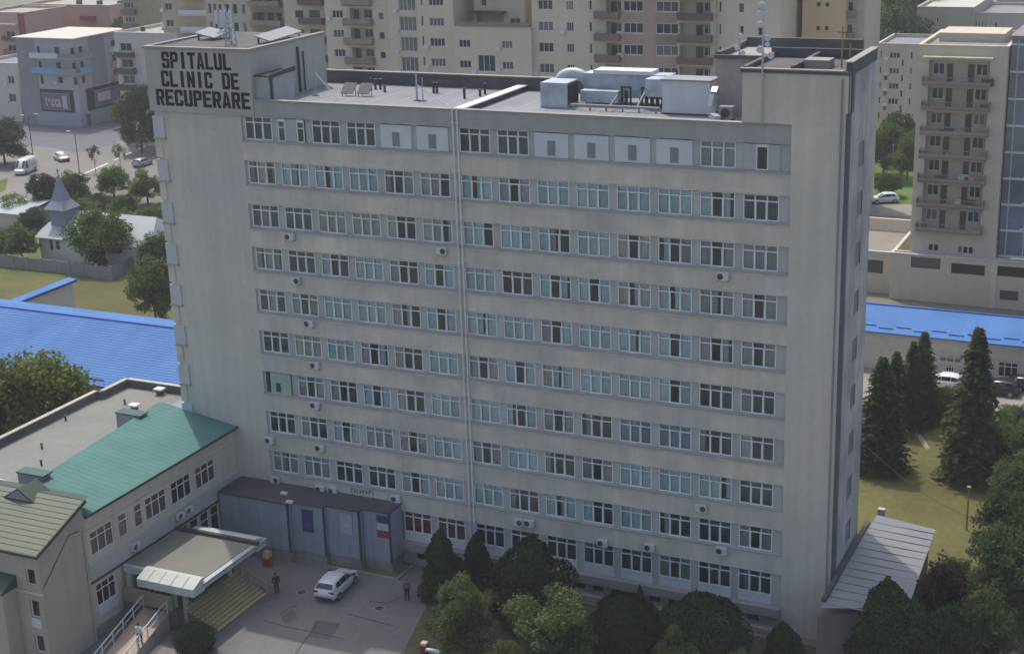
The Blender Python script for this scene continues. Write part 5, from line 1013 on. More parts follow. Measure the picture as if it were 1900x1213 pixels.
def crown_broad(m, seed, n=9000, r=2.5, h=6.0, z0=0.03, leaf=0.125, K=60, droop=0.0, name='crown'):
    rng = np.random.default_rng(seed); zc, rz = h*(1+z0)/2, h*(1-z0)/2
    d = unit(K, rng); d[:,2] = np.where(d[:,2] < -0.8, -d[:,2]*0.6, d[:,2]); f = rng.uniform(0.35, 0.98, K)**0.8
    cc = d*f[:,None]*np.array([r,r,rz]); cr = rng.uniform(0.16, 0.40, K)*r
    K2 = K*2; e = rng.integers(0, K, K2); cc = np.concatenate([cc, cc[e]+unit(K2, rng)*cr[e][:,None]*0.9]); cr = np.concatenate([cr, rng.uniform(0.09, 0.2, K2)*r]); wt = cr**2; wt /= wt.sum()
    k = rng.choice(K+K2, n, p=wt); u = unit(n, rng); u[:,2] = u[:,2]*0.85+0.12
    q = rng.uniform(0.35, 1.0, n)**0.5
    P = cc[k]+u*(cr[k]*q)[:,None]*np.array([1,1,0.8])+rng.normal(0, 0.035*r, (n,3))
    if droop:
        e = np.clip(np.linalg.norm(P[:,:2], axis=1)/r, 0, 1.2); P[:,2] -= droop*e*rng.uniform(0,1,n)**1.5
    nn = u*0.7+unit(n, rng)*0.8+np.array([0,0,0.35])
    P[:,2] += zc
    return leaf_mesh(name, P, nn, leaf*rng.uniform(0.6, 1.35, n), m, 0.62, rng)
def crown_profile(m, seed, prof, n=6000, r=1.5, h=5.0, leaf=0.13, lumps=26, asp=0.5, amp=0.16):
    rng = np.random.default_rng(seed); t = rng.uniform(0, 1, n*2); w_ = np.array([prof(x) for x in t]); keep = rng.uniform(0, 1, n*2) < w_/w_.max()+0.08; t = t[keep][:n]; n = len(t)
    a = rng.uniform(0, 2*np.pi, n); R = np.array([prof(x) for x in t])*r
    la = rng.uniform(0, 2*np.pi, lumps); lt = rng.uniform(0, 1, lumps); lum = np.zeros(n)
    for i in range(lumps):
        da = np.abs((a-la[i]+np.pi) % (2*np.pi)-np.pi); lum += np.exp(-(da/0.45)**2-((t-lt[i])/0.09)**2)
    q = rng.uniform(0.55, 1.0, n)**0.45
    rad = R*q*(1-amp*0.6+amp*np.clip(lum, 0, 1.4))
    P = np.stack([rad*np.cos(a), rad*np.sin(a), t*h+rng.normal(0, 0.03*h/5, n)], 1)
    nn = np.stack([np.cos(a), np.sin(a), np.full(n, 0.35)], 1)+unit(n, rng)*0.75
    return leaf_mesh('crown', P, nn, leaf*rng.uniform(0.6, 1.4, n), m, asp, rng)
def crown_spruce(m, seed, r=1.8, h=9.0, tiers=36, leaf=0.17):
    rng = np.random.default_rng(seed); P = []; Nn = []; s = []
    for i in range(tiers):
        t = (i+0.3)/tiers; nb = max(6, int(14*(1-t)+5)); L = r*((1-t)**0.72)*rng.uniform(0.82, 1.12)+0.08
        for j in range(nb):
            a = 2*np.pi*(j+rng.uniform(0, 1))/nb; l = L*rng.uniform(0.7, 1.12); z = h*(0.06+0.94*t)
            for k in range(20):
                u = (k+rng.uniform(0, 1))/20; w_ = 0.16*l*(1-u)+0.05; o = rng.normal(0, w_)
                P.append((np.cos(a)*l*u-np.sin(a)*o, np.sin(a)*l*u+np.cos(a)*o, z-0.32*l*u*u+0.10*l*u+rng.normal(0, 0.06))); Nn.append((np.cos(a)*0.4, np.sin(a)*0.4, 0.9)); s.append(leaf*rng.uniform(0.6, 1.3))
    P = np.array(P); Nn = np.array(Nn)+unit(len(P), rng)*0.5
    return leaf_mesh('crown', P, Nn, np.array(s), m, 0.5, rng)
def trunk_mesh(h, r0, limbs, spread, seed):
    rr = random.Random(seed); b = MB(); p = Vector((0,0,-0.1)); 
    for k in range(4):
        q = Vector((rr.uniform(-.06,.06)*h*0.3, rr.uniform(-.06,.06)*h*0.3, h*(k+1)/4)); b.tube(p, q, r0*(1-k*0.2), r0*(1-(k+1)*0.2), n=7, cap=False); p = q
    for k in range(limbs):
        a = 2*math.pi*k/limbs+rr.random(); z = h*rr.uniform(0.45, 0.95); e = Vector((math.cos(a)*spread*rr.uniform(.6,1), math.sin(a)*spread*rr.uniform(.6,1), z+spread*rr.uniform(.4,.9)))
        m_ = Vector((e.x*0.45, e.y*0.45, z+(e.z-z)*0.35)); b.tube((0,0,z), m_, r0*0.4, r0*0.26, n=5, cap=False); b.tube(m_, e, r0*0.26, r0*0.08, n=5, cap=False)
    return b.mesh('trunk', BARK, smooth=True)
LG = leafmat('leaf_green', (0.060,0.096,0.028), (0.180,0.230,0.080), 0.5); LL = leafmat('leaf_light', (0.075,0.112,0.036), (0.210,0.255,0.100), 0.48); LD = leafmat('leaf_dark', (0.036,0.058,0.024), (0.105,0.140,0.058), 0.38)
LY = leafmat('leaf_yew', (0.028,0.044,0.020), (0.074,0.100,0.042), 0.28); LS = leafmat('leaf_spruce', (0.034,0.056,0.025), (0.105,0.132,0.052), 0.3); LW = leafmat('leaf_willow', (0.110,0.155,0.035), (0.290,0.330,0.105), 0.55)
LR = leafmat('leaf_plum', (0.030,0.018,0.018), (0.055,0.034,0.032), 0.15); LO = leafmat('leaf_bronze', (0.075,0.055,0.030), (0.14,0.11,0.06)); 
KINDS = {}
def kind(k):
    if k in KINDS: return KINDS[k]
    ov = lambda t: max(0.05, math.sin(math.pi*min(1, t*0.94+0.08))**0.7*(1-0.35*t))
    cone = lambda t: max(0.04, (1-t)**0.7*(0.6+0.4*min(1, t*6)))
    rnd_ = lambda t: max(0.06, math.sin(math.pi*(t*0.93+0.06))**0.55)
    d = {'broad': lambda: (crown_broad(LG, 11), 6.0, 2.5, trunk_mesh(3.2,0.16,6,1.4,1)), 'broad2': lambda: (crown_broad(LG, 12, K=44), 6.0, 2.5, trunk_mesh(3.2,0.16,6,1.4,2)),
         'light': lambda: (crown_broad(LL, 13, n=13000, leaf=0.105, K=44), 6.0, 2.5, trunk_mesh(3.0,0.15,6,1.4,3)), 'light2': lambda: (crown_broad(LL, 14, n=13000, leaf=0.105, K=40), 6.0, 2.5, trunk_mesh(3.0,0.15,6,1.4,4)),
         'dark': lambda: (crown_broad(LD, 15, n=12000, leaf=0.115), 6.0, 2.5, trunk_mesh(3.0,0.16,6,1.4,5)), 'plum': lambda: (crown_broad(LR, 16, n=11000, leaf=0.115), 6.0, 2.5, trunk_mesh(3.0,0.16,6,1.4,6)),
         'bronze': lambda: (crown_broad(LO, 17, n=1500, K=16, z0=0.4), 6.0, 2.5, trunk_mesh(4.0,0.14,6,1.4,7)), 'street': lambda: (crown_broad(LG, 18, n=1800, K=16, z0=0.4), 6.0, 2.5, trunk_mesh(4.0,0.14,6,1.4,8)),
         'willow': lambda: (crown_broad(LW, 19, n=9000, K=64, z0=0.08, droop=1.2, leaf=0.13), 6.0, 2.5, trunk_mesh(3.0,0.2,7,1.6,9)),
         'spruce': lambda: (crown_spruce(LS, 20), 9.0, 1.8, trunk_mesh(8.5,0.16,0,0.1,10)), 'spruce2': lambda: (crown_spruce(LS, 21, tiers=26), 9.0, 1.8, trunk_mesh(8.5,0.16,0,0.1,11)),
         'thuja': lambda: (crown_profile(LY, 22, ov, 12000, 1.5, 5.0, 0.085, lumps=46, amp=0.28), 5.0, 1.5, trunk_mesh(3.0,0.12,0,0.1,12)), 'cypress': lambda: (crown_profile(LY, 23, cone, 11000, 1.5, 5.0, 0.085, lumps=40, amp=0.45), 5.0, 1.5, trunk_mesh(3.5,0.12,0,0.1,13)),
         'yew': lambda: (crown_profile(LY, 24, rnd_, 15000, 2.5, 5.0, 0.105, lumps=46, amp=0.32), 5.0, 2.5, trunk_mesh(2.5,0.14,0,0.1,14)), 'yew2': lambda: (crown_profile(LY, 25, ov, 16000, 2.9, 5.0, 0.105, lumps=40, amp=0.42), 5.0, 2.5, trunk_mesh(2.5,0.14,0,0.1,15))}
    KINDS[k] = d[k](); return KINDS[k]
def tree(k, p, h, r, label, name='tree', group=None, cat='tree'):
    cr, h0, r0, tr = kind(k); o = thing(name, label, cat, (p[0], p[1], 0.0), group, random.uniform(0, 6.28))
    c = link('crown', cr, o); c.scale = (r/r0, r/r0, h/h0); t = link('trunk', tr, o); t.scale = (r/r0, r/r0, h/h0); return o
def T(px_, py_): p = at(px_, py_, z=0.0); return (p.x, p.y)
GF = 'shrubs and trees before the slab'
tree('cypress', T(823,1110), 5.6, 1.95, 'dark pointed conifer before the ground floor, leftmost of the row', 'conifer', GF)
tree('cypress', T(888,1090), 4.5, 1.5, 'slim dark conifer between the leftmost conifer and the big yew', 'conifer', GF)
tree('yew2', T(992,1168), 7.3, 2.65, 'largest dark yew-like conifer before the slab', 'conifer', GF)
tree('light', T(866,1230), 6.6, 2.3, 'light green leafy tree beside the barrier post', 'leafy_tree', GF)
tree('light2', T(1030,1262), 6.3, 2.9, 'light green leafy tree in front of the largest yew', 'leafy_tree', GF)
tree('yew', T(1160,1232), 5.2, 2.2, 'dark round evergreen with a side peak before the ground floor windows', 'evergreen_shrub', GF)
tree('cypress', T(1188,1205), 4.9, 0.8, 'thin dark spire behind the round evergreen', 'conifer', GF)
tree('yew', T(1300,1238), 5.3, 2.75, 'broad dark domed evergreen before the ground floor windows', 'evergreen_shrub', GF)
tree('thuja', T(1450,1244), 3.7, 1.45, 'small green cone shrub at the foot of the blank tower', 'conifer', GF)
tree('light', T(1255,1290), 4.4, 1.8, 'pale leafy treetop at the bottom edge between dark evergreens', 'leafy_tree', GF)
tree('light2', T(940,1300), 4.0, 1.5, 'low leafy treetop at the bottom edge left of centre', 'leafy_tree', GF)
tree('light', T(1375,1290), 3.4, 1.3, 'small leafy top at the bottom edge near the cone shrub', 'leafy_tree', GF)
GRT = 'trees at the right of the slab'
tree('thuja', T(1640,1246), 6.9, 2.7, 'big dark egg-shaped conifer before the lean-to roof', 'conifer', GRT)
tree('plum', T(1748,1190), 6.4, 1.9, 'dark purple-leaved tree beside the lean-to', 'plum_tree', GRT)
tree('dark', T(1805,1250), 5.6, 2.5, 'dark leafy tree at the bottom right corner', 'leafy_tree', GRT)
tree('dark', T(1866,1166), 7.2, 2.6, 'large dark leafy tree right of the purple one', 'leafy_tree', GRT)
tree('dark', T(1896,1045), 7.4, 2.6, 'dark leafy tree at the right edge beside the lawn', 'leafy_tree', GRT)
tree('broad', T(1892,965), 5.8, 2.2, 'mid green tree at the right edge in front of the tall spruce', 'leafy_tree', GRT)
tree('broad2', T(1888,890), 5.0, 2.2, 'mid green tree at the right edge below the parked dark cars', 'leafy_tree', GRT)
tree('dark', T(1775,1120), 3.6, 1.3, 'small dark shrub at the lawn corner behind the purple tree', 'shrub', GRT)
tree('spruce', T(1800,888), 13.4, 3.3, 'tallest spruce on the lawn', 'spruce', GRT)
tree('spruce', T(1708,778), 8.6, 2.3, 'twin-topped spruce left of the white car', 'spruce', GRT); tree('spruce2', T(1688,790), 8.3, 2.1, 'spruce pressed against the left of the twin-topped one', 'spruce', GRT)
tree('spruce2', T(1658,800), 7.8, 2.2, 'spruce between the blank tower and the twin-topped spruce', 'spruce', GRT)
tree('spruce', T(1630,870), 10.2, 3.0, 'dark spruce half hidden by the blank tower edge', 'spruce', GRT)
tree('broad', T(1755,790), 4.0, 1.5, 'light bush between the spruces near the white car', 'shrub', GRT); tree('broad2', T(1735,760), 2.2, 1.3, 'low bush at the foot of the twin-topped spruce', 'shrub', GRT)
# upper right wood
GW2 = 'trees of the wood at the upper right'
for i, (px_, yy, h, r, k, lb) in enumerate(((1618,205,22,7,'broad','tall front tree of the upper right wood, nearest the stacked balconies'),(1640,225,24,7,'broad2','tall tree in the middle of the upper right wood'),(1672,210,20,6.5,'dark','dark tree at the right of the upper wood, beside the blank gable'),(1600,250,30,8,'broad','tree at the back left of the upper right wood'),(1650,265,32,9,'dark','darkest tree at the back of the upper right wood'),(1690,255,27,8,'broad2','tree at the back right of the upper right wood'),(1720,300,32,9,'broad','far tree above the blank gable'),(1570,285,34,9,'dark','far tree behind the stacked balconies'))):
    tree(k, (at(px_, 60, y=yy).x, yy), h, r, lb, 'wood_tree', GW2)
for i, (px_, yy, h, r, k, lb) in enumerate(((1640,150,8.5,3.0,'broad','tree before the pale concrete flats, nearest the blank tower'),(1664,158,8.5,3.2,'dark','dark tree before the pale concrete flats, middle one'),(1684,146,7.5,2.6,'broad2','tree before the pale concrete flats, against the balcony tower'),(1650,135,3.5,2.2,'broad','low bush on the bank above the white car'))):
    tree(k, (at(px_, 300, y=yy).x, yy), h, r, lb, 'leafy_tree', 'trees before the pale flats')
b = MB().poly([tuple(at(x, y, z=0.012)) for x, y in ((1600,300),(1700,300),(1700,378),(1600,378))]); struct('grass_bank', b, mat('bright_turf', S((84,106,46)), 0.95, 0.2, 0.1, 0.12))
b = MB().poly([tuple(at(x, y, z=0.02)) for x, y in ((1590,378),(1705,379),(1705,402),(1590,400))]); struct('service_road', b, PAVE)
# left side
GL = 'trees round the church'
tree('willow', T(92,848), 10.2, 4.3, 'large yellowish green tree beside the grey flat roof', 'leafy_tree'); tree('willow', T(10,868), 10.4, 4.3, 'second big tree at the left edge, darker and nearer', 'leafy_tree')
tree('broad', T(195,497), 8.2, 4.6, 'broad green tree hiding the church nave', 'leafy_tree', GL); tree('broad2', T(245,478), 6.0, 2.8, 'green tree at the right end of the church', 'leafy_tree', GL)
tree('broad', T(290,603), 8.4, 2.7, 'green tree against the stair tower behind the blue roof', 'leafy_tree', GL); tree('street', T(28,414), 5.0, 2.3, 'round street tree over the pale shed', 'leafy_tree', GL)
tree('broad2', T(42,486), 5.2, 2.8, 'garden tree at the left inside the wall', 'leafy_tree', GL); tree('broad', T(2,482), 4.6, 2.2, 'green garden tree at the very left edge', 'leafy_tree', GL)
tree('dark', T(86,404), 7.0, 2.6, 'dark tree left behind the steeple', 'leafy_tree', GL); tree('broad', T(135,392), 6.4, 2.8, 'tree right behind the steeple', 'leafy_tree', GL)
tree('broad', T(212,366), 5.2, 2.8, 'round tree by the road bend', 'leafy_tree', GL); tree('broad2', T(275,380), 5.4, 2.9, 'bright green tree between the road and the stair tower', 'leafy_tree', GL)
tree('dark', T(170,394), 3.0, 2.8, 'low dark bush beside the church roof', 'shrub', GL); tree('broad', T(300,500), 5.2, 3.0, 'bush at the corner of the panel wall by the stair tower', 'shrub', GL)
tree('dark', T(10,306), 8.5, 4.2, 'dark street tree behind the parked van', 'leafy_tree', GL)
GS = 'thin street saplings'
tree('bronze', T(178,322), 5.0, 1.3, 'bronze-leaved sapling nearest the steeple', 'sapling', GS); tree('street', T(225,320), 5.4, 1.1, 'thin green sapling between the bronze one and the stair tower', 'sapling', GS); tree('street', T(263,292), 4.8, 1.1, 'thin sapling nearest the stair tower', 'sapling', GS)
tree('broad', T(232,238), 6.0, 2.5, 'tree at the corner of the grey office', 'leafy_tree', GL); tree('broad2', T(262,232), 5.2, 2.4, 'bright tree between the office and the sign block', 'leafy_tree', GL); tree('dark', (at(250,150,y=131.0).x, 131.0), 12.5, 3.4, 'dark tree against the white flats', 'leafy_tree', GL)
tree('broad', (at(92,40,y=170.0).x, 170), 14.5, 5.5, 'tree standing behind the grey office roof', 'leafy_tree', GL); tree('dark', (at(222,20,y=175.0).x, 175), 19.0, 4.5, 'tree between the pinkish and tan flats', 'leafy_tree', GL)
tree('yew', T(365,1212), 2.3, 1.35, 'rounded bush at the foot of the entrance steps', 'shrub')
for px_, py_, h, r, k, lb in ((150,412,3.6,3.0,'broad','low bush between steeple and church tree'),(232,402,3.2,2.8,'broad2','low bush on the grass between the church and the road trees'),(62,428,3.4,2.0,'dark','narrow dark bush beside the shed'),(250,455,4.0,2.4,'broad2','round bush behind the right end of the church'),(283,425,3.4,2.2,'broad','bush beside the stair tower above the wall corner'),(305,560,4.0,1.6,'dark','dark bush tucked against the stair tower edge')):
    tree(k, T(px_, py_), h, r, lb, 'shrub', GL)
for px_, py_, h, r, k, lb in ((1868,1082,7.0,2.4,'dark','dark tree above the purple one, behind it on the lawn edge'),(1898,1120,7.5,2.8,'dark','dark tree cut by the right edge near the pale path'),(1735,1255,4.6,2.0,'dark','dark leafy shrub at the bottom edge under the purple tree'),(1892,812,3.2,1.9,'broad','green tree at the right edge just below the dark cars'),(1850,868,5.0,1.9,'light','paler green tree beside the tallest spruce')):
    tree(k, T(px_, py_), h, r, lb, 'leafy_tree', GRT)
# ------------------------------------------------------------------ cars
TYRE = mat('tyre', S((34,34,36)), 0.9); RIM = mat('rim', S((150,152,156)), 0.35, metal=0.6); CGL = mat('car_glass', S((26,30,34)), 0.08, 0.0, 1.0, 0.0, spec=0.8); TAIL = mat('tail_lamp', S((120,30,34)), 0.3); HEADL = mat('head_lamp', S((206,210,214)), 0.2, spec=0.8); TRIM = mat('car_trim', S((46,48,52)), 0.6)
def loft(rings):
    b = MB(); n = len(rings[0]); vs = [p for r in rings for p in r]; fs = []
    for i in range(len(rings)-1):
        for j in range(n): fs.append((i*n+j, i*n+(j+1) % n, (i+1)*n+(j+1) % n, (i+1)*n+j))
    fs += [tuple(range(n-1, -1, -1)), tuple(range((len(rings)-1)*n, len(rings)*n))]
    return b.add(vs, fs)
def slab(pts, th):
    a, c, d = Vector(pts[0]), Vector(pts[1]), Vector(pts[2]); nn = (c-a).cross(d-a).normalized()*th; n = len(pts); b = MB()
    return b.add([Vector(p) for p in pts]+[Vector(p)+nn for p in pts], [tuple(range(n-1,-1,-1)), tuple(range(n, 2*n))]+[(i, (i+1) % n, (i+1) % n+n, i+n) for i in range(n)])
CARS = {}
def car_proto(van):
    L = 5.6 if van else 4.3; k = L/4.3
    low = [(-2.13,.42,.78,.70),(-2.02,.28,.98,.85),(-1.5,.22,1.04,.90),(-0.4,.20,1.02,.91),(0.7,.20,.98,.91),(1.3,.22,.92,.89),(1.8,.26,.84,.84),(2.05,.32,.72,.76),(2.15,.42,.62,.60)]
    if van: low = [(x*k, zb, zt+0.18, hw*1.12) for x, zb, zt, hw in low]
    rings = []
    for x, zb, zt, hw in low:
        half = [(hw*.82,zb),(hw,zb+.16),(hw,zt-.24),(hw*.95,zt-.05),(hw*.72,zt+.01)]
        rings.append([(x,y,z) for y, z in half]+[(x,0,zt+.03)]+[(x,-y,z) for y, z in reversed(half)])
    body = loft(rings)
    if van: gh = [(-2.74,1.15,2.35,.98,.86),(-2.6,1.1,2.52,.99,.86),(0.6,1.1,2.55,.99,.86),(1.15,1.1,2.40,.98,.82),(2.05,1.1,1.22,.93,.86)]
    else: gh = [(-2.04,.95,1.02,.80,.78),(-1.62,.95,1.40,.84,.66),(-0.7,.95,1.49,.86,.68),(0.2,.95,1.46,.86,.67),(1.15,.93,1.00,.83,.78)]
    rings = []
    for x, zb, zt, wb, wt in gh: rings.append([(x,wb,zb),(x,wb*.4+wt*.6,zb+(zt-zb)*.62),(x,wt,zt-.03),(x,wt*.6,zt+.015),(x,0,zt+.03),(x,-wt*.6,zt+.015),(x,-wt,zt-.03),(x,-(wb*.4+wt*.6),zb+(zt-zb)*.62),(x,-wb,zb)])
    cab = loft(rings)
    def Sd(x, t, s):
        for i in range(len(gh)-1):
            if gh[i][0] <= x <= gh[i+1][0]:
                f = (x-gh[i][0])/(gh[i+1][0]-gh[i][0]); zb, zt, wb, wt = [gh[i][j]+(gh[i+1][j]-gh[i][j])*f for j in (1,2,3,4)]; break
        y = wb+(wt-wb)*t**0.9+0.012; return (x, s*y, zb+(zt-.03-zb)*t)
    glass_ = []
    if van: spans = [(0.75,1.75)]
    else: spans = [(-1.45,-0.85),(-0.78,0.08),(0.14,0.86)]
    for s in (1, -1):
        for a, c in spans:
            tb = 0.12; P = [Sd(a,tb,s), Sd(c,tb,s), Sd(min(c, 1.25 if van else 0.40),0.9,s), Sd(max(a, -9 if van else -1.38),0.9,s)]
            glass_.append(('side_window', slab(P if s < 0 else P[::-1], 0.012)))
    def Tp(x, y, f):
        for i in range(len(gh)-1):
            if gh[i][0] <= x <= gh[i+1][0]:
                q = (x-gh[i][0])/(gh[i+1][0]-gh[i][0]); return (x, y, gh[i][2]+(gh[i+1][2]-gh[i][2])*q+f)
    x0, x1 = (1.2, 2.0) if van else (0.27, 1.08); wt, wb = (.76, .84) if van else (.60, .74)
    ws = [Tp(x0,wt,.02), Tp(x0,-wt,.02), Tp(x1,-wb,.02), Tp(x1,wb,.02)]; glass_.append(('windscreen', slab(ws[::-1], 0.014)))
    if not van:
        rw = [Tp(-1.66,.58,.02), Tp(-1.97,.70,.02), Tp(-1.97,-.70,.02), Tp(-1.66,-.58,.02)]; glass_.append(('rear_window', slab(rw, 0.014)))
    wheel = MB(); R = 0.36 if van else 0.32
    tyre = MB().tube((0,-0.11,0),(0,0.11,0),R,n=18).mesh('wheel', TYRE); rim = MB().tube((0,-0.125,0),(0,0.125,0),R*0.66,n=14).mesh('rim', RIM)
    return dict(body=body, cab=cab, glass=glass_, tyre=tyre, rim=rim, R=R, k=k, van=van)
def car(pos, head, label, paint, van=False, name='car', cat='car', z=0.0, group=None):
    key = (van, paint.name)
    if key not in CARS:
        d = car_proto(van); CARS[key] = dict(body=d['body'].mesh('body', paint, smooth=True), cab=d['cab'].mesh('cabin', paint, smooth=True), glass=[(n, g.mesh(n, CGL)) for n, g in d['glass']], **{q: d[q] for q in ('tyre','rim','R','k')})
    d = CARS[key]; k = d['k']; o = thing(name, label, cat, (pos[0], pos[1], z), group, head)
    link('body', d['body'], o); link('cabin', d['cab'], o)
    for n, g in d['glass']: link(n, g, o)
    hw = 0.95 if van else 0.83
    for x in (-1.32*k, 1.33*k):
        for s in (1, -1): w_ = link('wheel', d['tyre'], o, (x, s*hw, d['R'])); link('rim', d['rim'], w_)
    zz = 0.18 if van else 0
    if 'lamps' not in _wm:
        _wm['lamps'] = (MB().box(-0.05,0.06,-0.22,0.22,-0.07,0.09).mesh('headlight', HEADL), MB().box(-0.04,0.05,-0.20,0.20,-0.07,0.08).mesh('tail_light', TAIL), MB().box(-0.08,0.10,-0.10,0.10,-0.06,0.08).mesh('mirror', TRIM), MB().box(-0.02,0.02,-0.26,0.26,-0.06,0.06).mesh('number_plate', WHITE), MB().box(-0.05,0.05,-0.66,0.66,-0.07,0.07).mesh('bumper', TRIM))
    a, t, m_, npl, bm = _wm['lamps']
    for s in (1, -1):
        link('headlight', a, o, (2.06*k, s*0.52, 0.66+zz)); link('tail_light', t, o, (-2.06*k, s*0.62, 0.86+zz)); link('mirror', m_, o, (0.98*k, s*(1.0 if not van else 1.12), 1.02+zz))
    link('number_plate', npl, o, (-2.13*k, 0, 0.66+zz)); link('bumper', bm, o, (-2.11*k, 0, 0.42+zz)); link('bumper', bm, o, (2.10*k, 0, 0.42+zz))
    return o
CWHT = mat('car_white', S((212,213,216)), 0.3, 0.02, 1.0, 0.0, spec=0.6); CBLK = mat('car_black', S((34,36,42)), 0.25, 0.02, 1.0, 0.0, spec=0.7); CSIL = mat('car_silver', S((168,170,172)), 0.3, 0.02, 1.0, 0.0, metal=0.4); CNAV = mat('car_navy', S((38,44,66)), 0.3, 0.02, 1.0, 0.0, spec=0.6)
car((8.95,-5.85), math.radians(95), 'white hatchback standing in the shaded forecourt', CWHT)
def road_car(a, c, label, paint, **kw):
    p, q = at(*a, z=0.0), at(*c, z=0.0); m_ = (p+q)/2; car((m_.x, m_.y), math.atan2(q.y-p.y, q.x-p.x), label, paint, z=0.012, **kw)
road_car((68,312),(28,330),'white van parked on the road at the left', CWHT, van=True, name='van', cat='van')
road_car((104,293),(126,303),'white car driving behind the van', CWHT, group='cars on the road'); road_car((248,314),(282,302),'silver-white car on the road beside the stair tower', CSIL, group='cars on the road')
car(T(205,490), math.radians(12), 'dark blue car half hidden under the church tree', CNAV, z=0.012)
car((at(1640,376,z=0).x, at(1640,376,z=0).y), math.radians(-150), 'white car on the service road beyond the blank tower', CWHT, z=0.02)
car((42.6,53.6), math.radians(178), 'white car parked by the low white building', CWHT, z=0.012); car((47.7,53.6), math.radians(180), 'black car parked by the low white building, left of two', CBLK, z=0.012); car((49.6,55.4), math.radians(180), 'black car parked by the low white building, right of two', CBLK, z=0.012)
# ------------------------------------------------------------------ people
def person(pos, head, label, top, trou, skin, hair, pose=0.0, h=1.74):
    s = h/1.74; bm = bmesh.new(); sk = []
    J = {'pel':(0,0,.95,.125,.10),'wai':(0,0,1.08,.12,.095),'che':(0,0.005,1.28,.155,.105),'nek':(0,0.01,1.47,.06,.06),'hd0':(0,.02,1.56,.075,.085),'hd1':(0,.02,1.66,.078,.09),'hd2':(0,.01,1.72,.05,.06)}
    for sd in (1, -1):
        q = 0.09*pose*sd
        J.update({f'hip{sd}':(.09*sd,0,.90,.088,.09),f'kne{sd}':(.10*sd,.02+q,.50,.058,.06),f'ank{sd}':(.105*sd,-.01+q*1.2,.09,.04,.042),f'toe{sd}':(.115*sd,.15+q*1.2,.035,.035,.03),
                  f'sho{sd}':(.19*sd,0,1.40,.062,.06),f'elb{sd}':(.25*sd,-.02-q,1.12,.043,.043),f'wri{sd}':(.25*sd,.07-q,.88,.030,.030),f'hnd{sd}':(.245*sd,.09-q,.80,.032,.022)})
    E_ = [('pel','wai'),('wai','che'),('che','nek'),('nek','hd0'),('hd0','hd1'),('hd1','hd2')]
    for sd in (1, -1): E_ += [('pel',f'hip{sd}'),(f'hip{sd}',f'kne{sd}'),(f'kne{sd}',f'ank{sd}'),(f'ank{sd}',f'toe{sd}'),('che',f'sho{sd}'),(f'sho{sd}',f'elb{sd}'),(f'elb{sd}',f'wri{sd}'),(f'wri{sd}',f'hnd{sd}')]
    # five fingers per hand
    for sd in (1, -1):
        for f, (dy, dz) in enumerate(((.03,.0),(.018,-.075),(.004,-.085),(-.010,-.080),(-.024,-.065))):
            b0 = J[f'hnd{sd}']; nm = f'f{sd}{f}'; J[nm] = (b0[0]-.012*sd if f else b0[0]-.03*sd, b0[1]+dy*1.0, b0[2]+dz-.01, .0095, .0095); E_.append((f'hnd{sd}', nm))
    idx = {}; 
    for n in J: idx[n] = len(idx)
    me = bpy.data.meshes.new('body'); me.from_pydata([tuple(v*s for v in J[n][:3]) for n in J], [(idx[a], idx[c]) for a, c in E_], [])
    ob = bpy.data.objects.new('body_tmp', me); COL.objects.link(ob); md = ob.modifiers.new('skin', 'SKIN'); md.use_smooth_shade = True
    if not me.skin_vertices: me.skin_vertices.new()
    for n in J: v = me.skin_vertices[0].data[idx[n]]; v.radius = (J[n][3]*s, J[n][4]*s); v.use_root = (n == 'pel')
    sb_ = ob.modifiers.new('sub', 'SUBSURF'); sb_.levels = 1; sb_.render_levels = 1
    bpy.context.view_layer.update(); dg = bpy.context.evaluated_depsgraph_get(); bmsh = bpy.data.meshes.new_from_object(ob.evaluated_get(dg)); bpy.data.objects.remove(ob)
    bmsh.materials.clear(); bmsh.materials.append(skin)
    o = thing('person', label, 'person', pos, None, head); link('body', bmsh, o)
    def cloth(nm, test, m, infl):
        b = bmesh.new(); b.from_mesh(bmsh); b.normal_update()
        b.faces.ensure_lookup_table(); bmesh.ops.delete(b, geom=[f for f in b.faces if not test(f.calc_center_median()/s)], context='FACES')
        for v in b.verts: v.co += v.normal*infl
        mm = bpy.data.meshes.new(nm); b.to_mesh(mm); b.free(); mm.materials.clear(); mm.materials.append(m); mm.polygons.foreach_set('use_smooth', [True]*len(mm.polygons)); link(nm, mm, o)
    cloth('trousers', lambda c: .07 < c.z < 1.02 and abs(c.x) < .205, trou, 0.014); cloth('jacket', lambda c: 0.98 < c.z < 1.46 or (abs(c.x) >= .205 and c.z > .88), top, 0.020)
    cloth('shoe', lambda c: c.z <= .085, TRIM, 0.008); cloth('hair', lambda c: c.z > 1.60 and (c.y < .05 or c.z > 1.69), hair, 0.014)
    fc = MB()
    for sd in (1, -1): fc.box(.022*sd-.011,.022*sd+.011,.098,.112,1.615,1.628)
    fc.box(-.02,.02,.098,.110,1.555,1.565); f = fc.mesh('face_features', TRIM); q = link('face_features', f, o); q.scale = (s,s,s)
    nz = MB().prism([(-.012,1.575),(.012,1.575),(0,1.625)], 'y', .10, .122); q = link('nose', nz.mesh('nose', skin), o); q.scale = (s,s,s); return o
SKIN = mat('skin', S((190,146,124)), 0.6, 0.04); HAIR = mat('hair_dark', S((34,28,26)), 0.8); HAIR2 = mat('hair_brown', S((62,48,38)), 0.8)
p = T(514,1101); person((p[0],p[1],0.004), math.radians(40), 'person in dark maroon clothes standing near the steps', mat('cloth_maroon', S((62,34,42)), 0.9), mat('cloth_black', S((30,28,32)), 0.9), SKIN, HAIR)
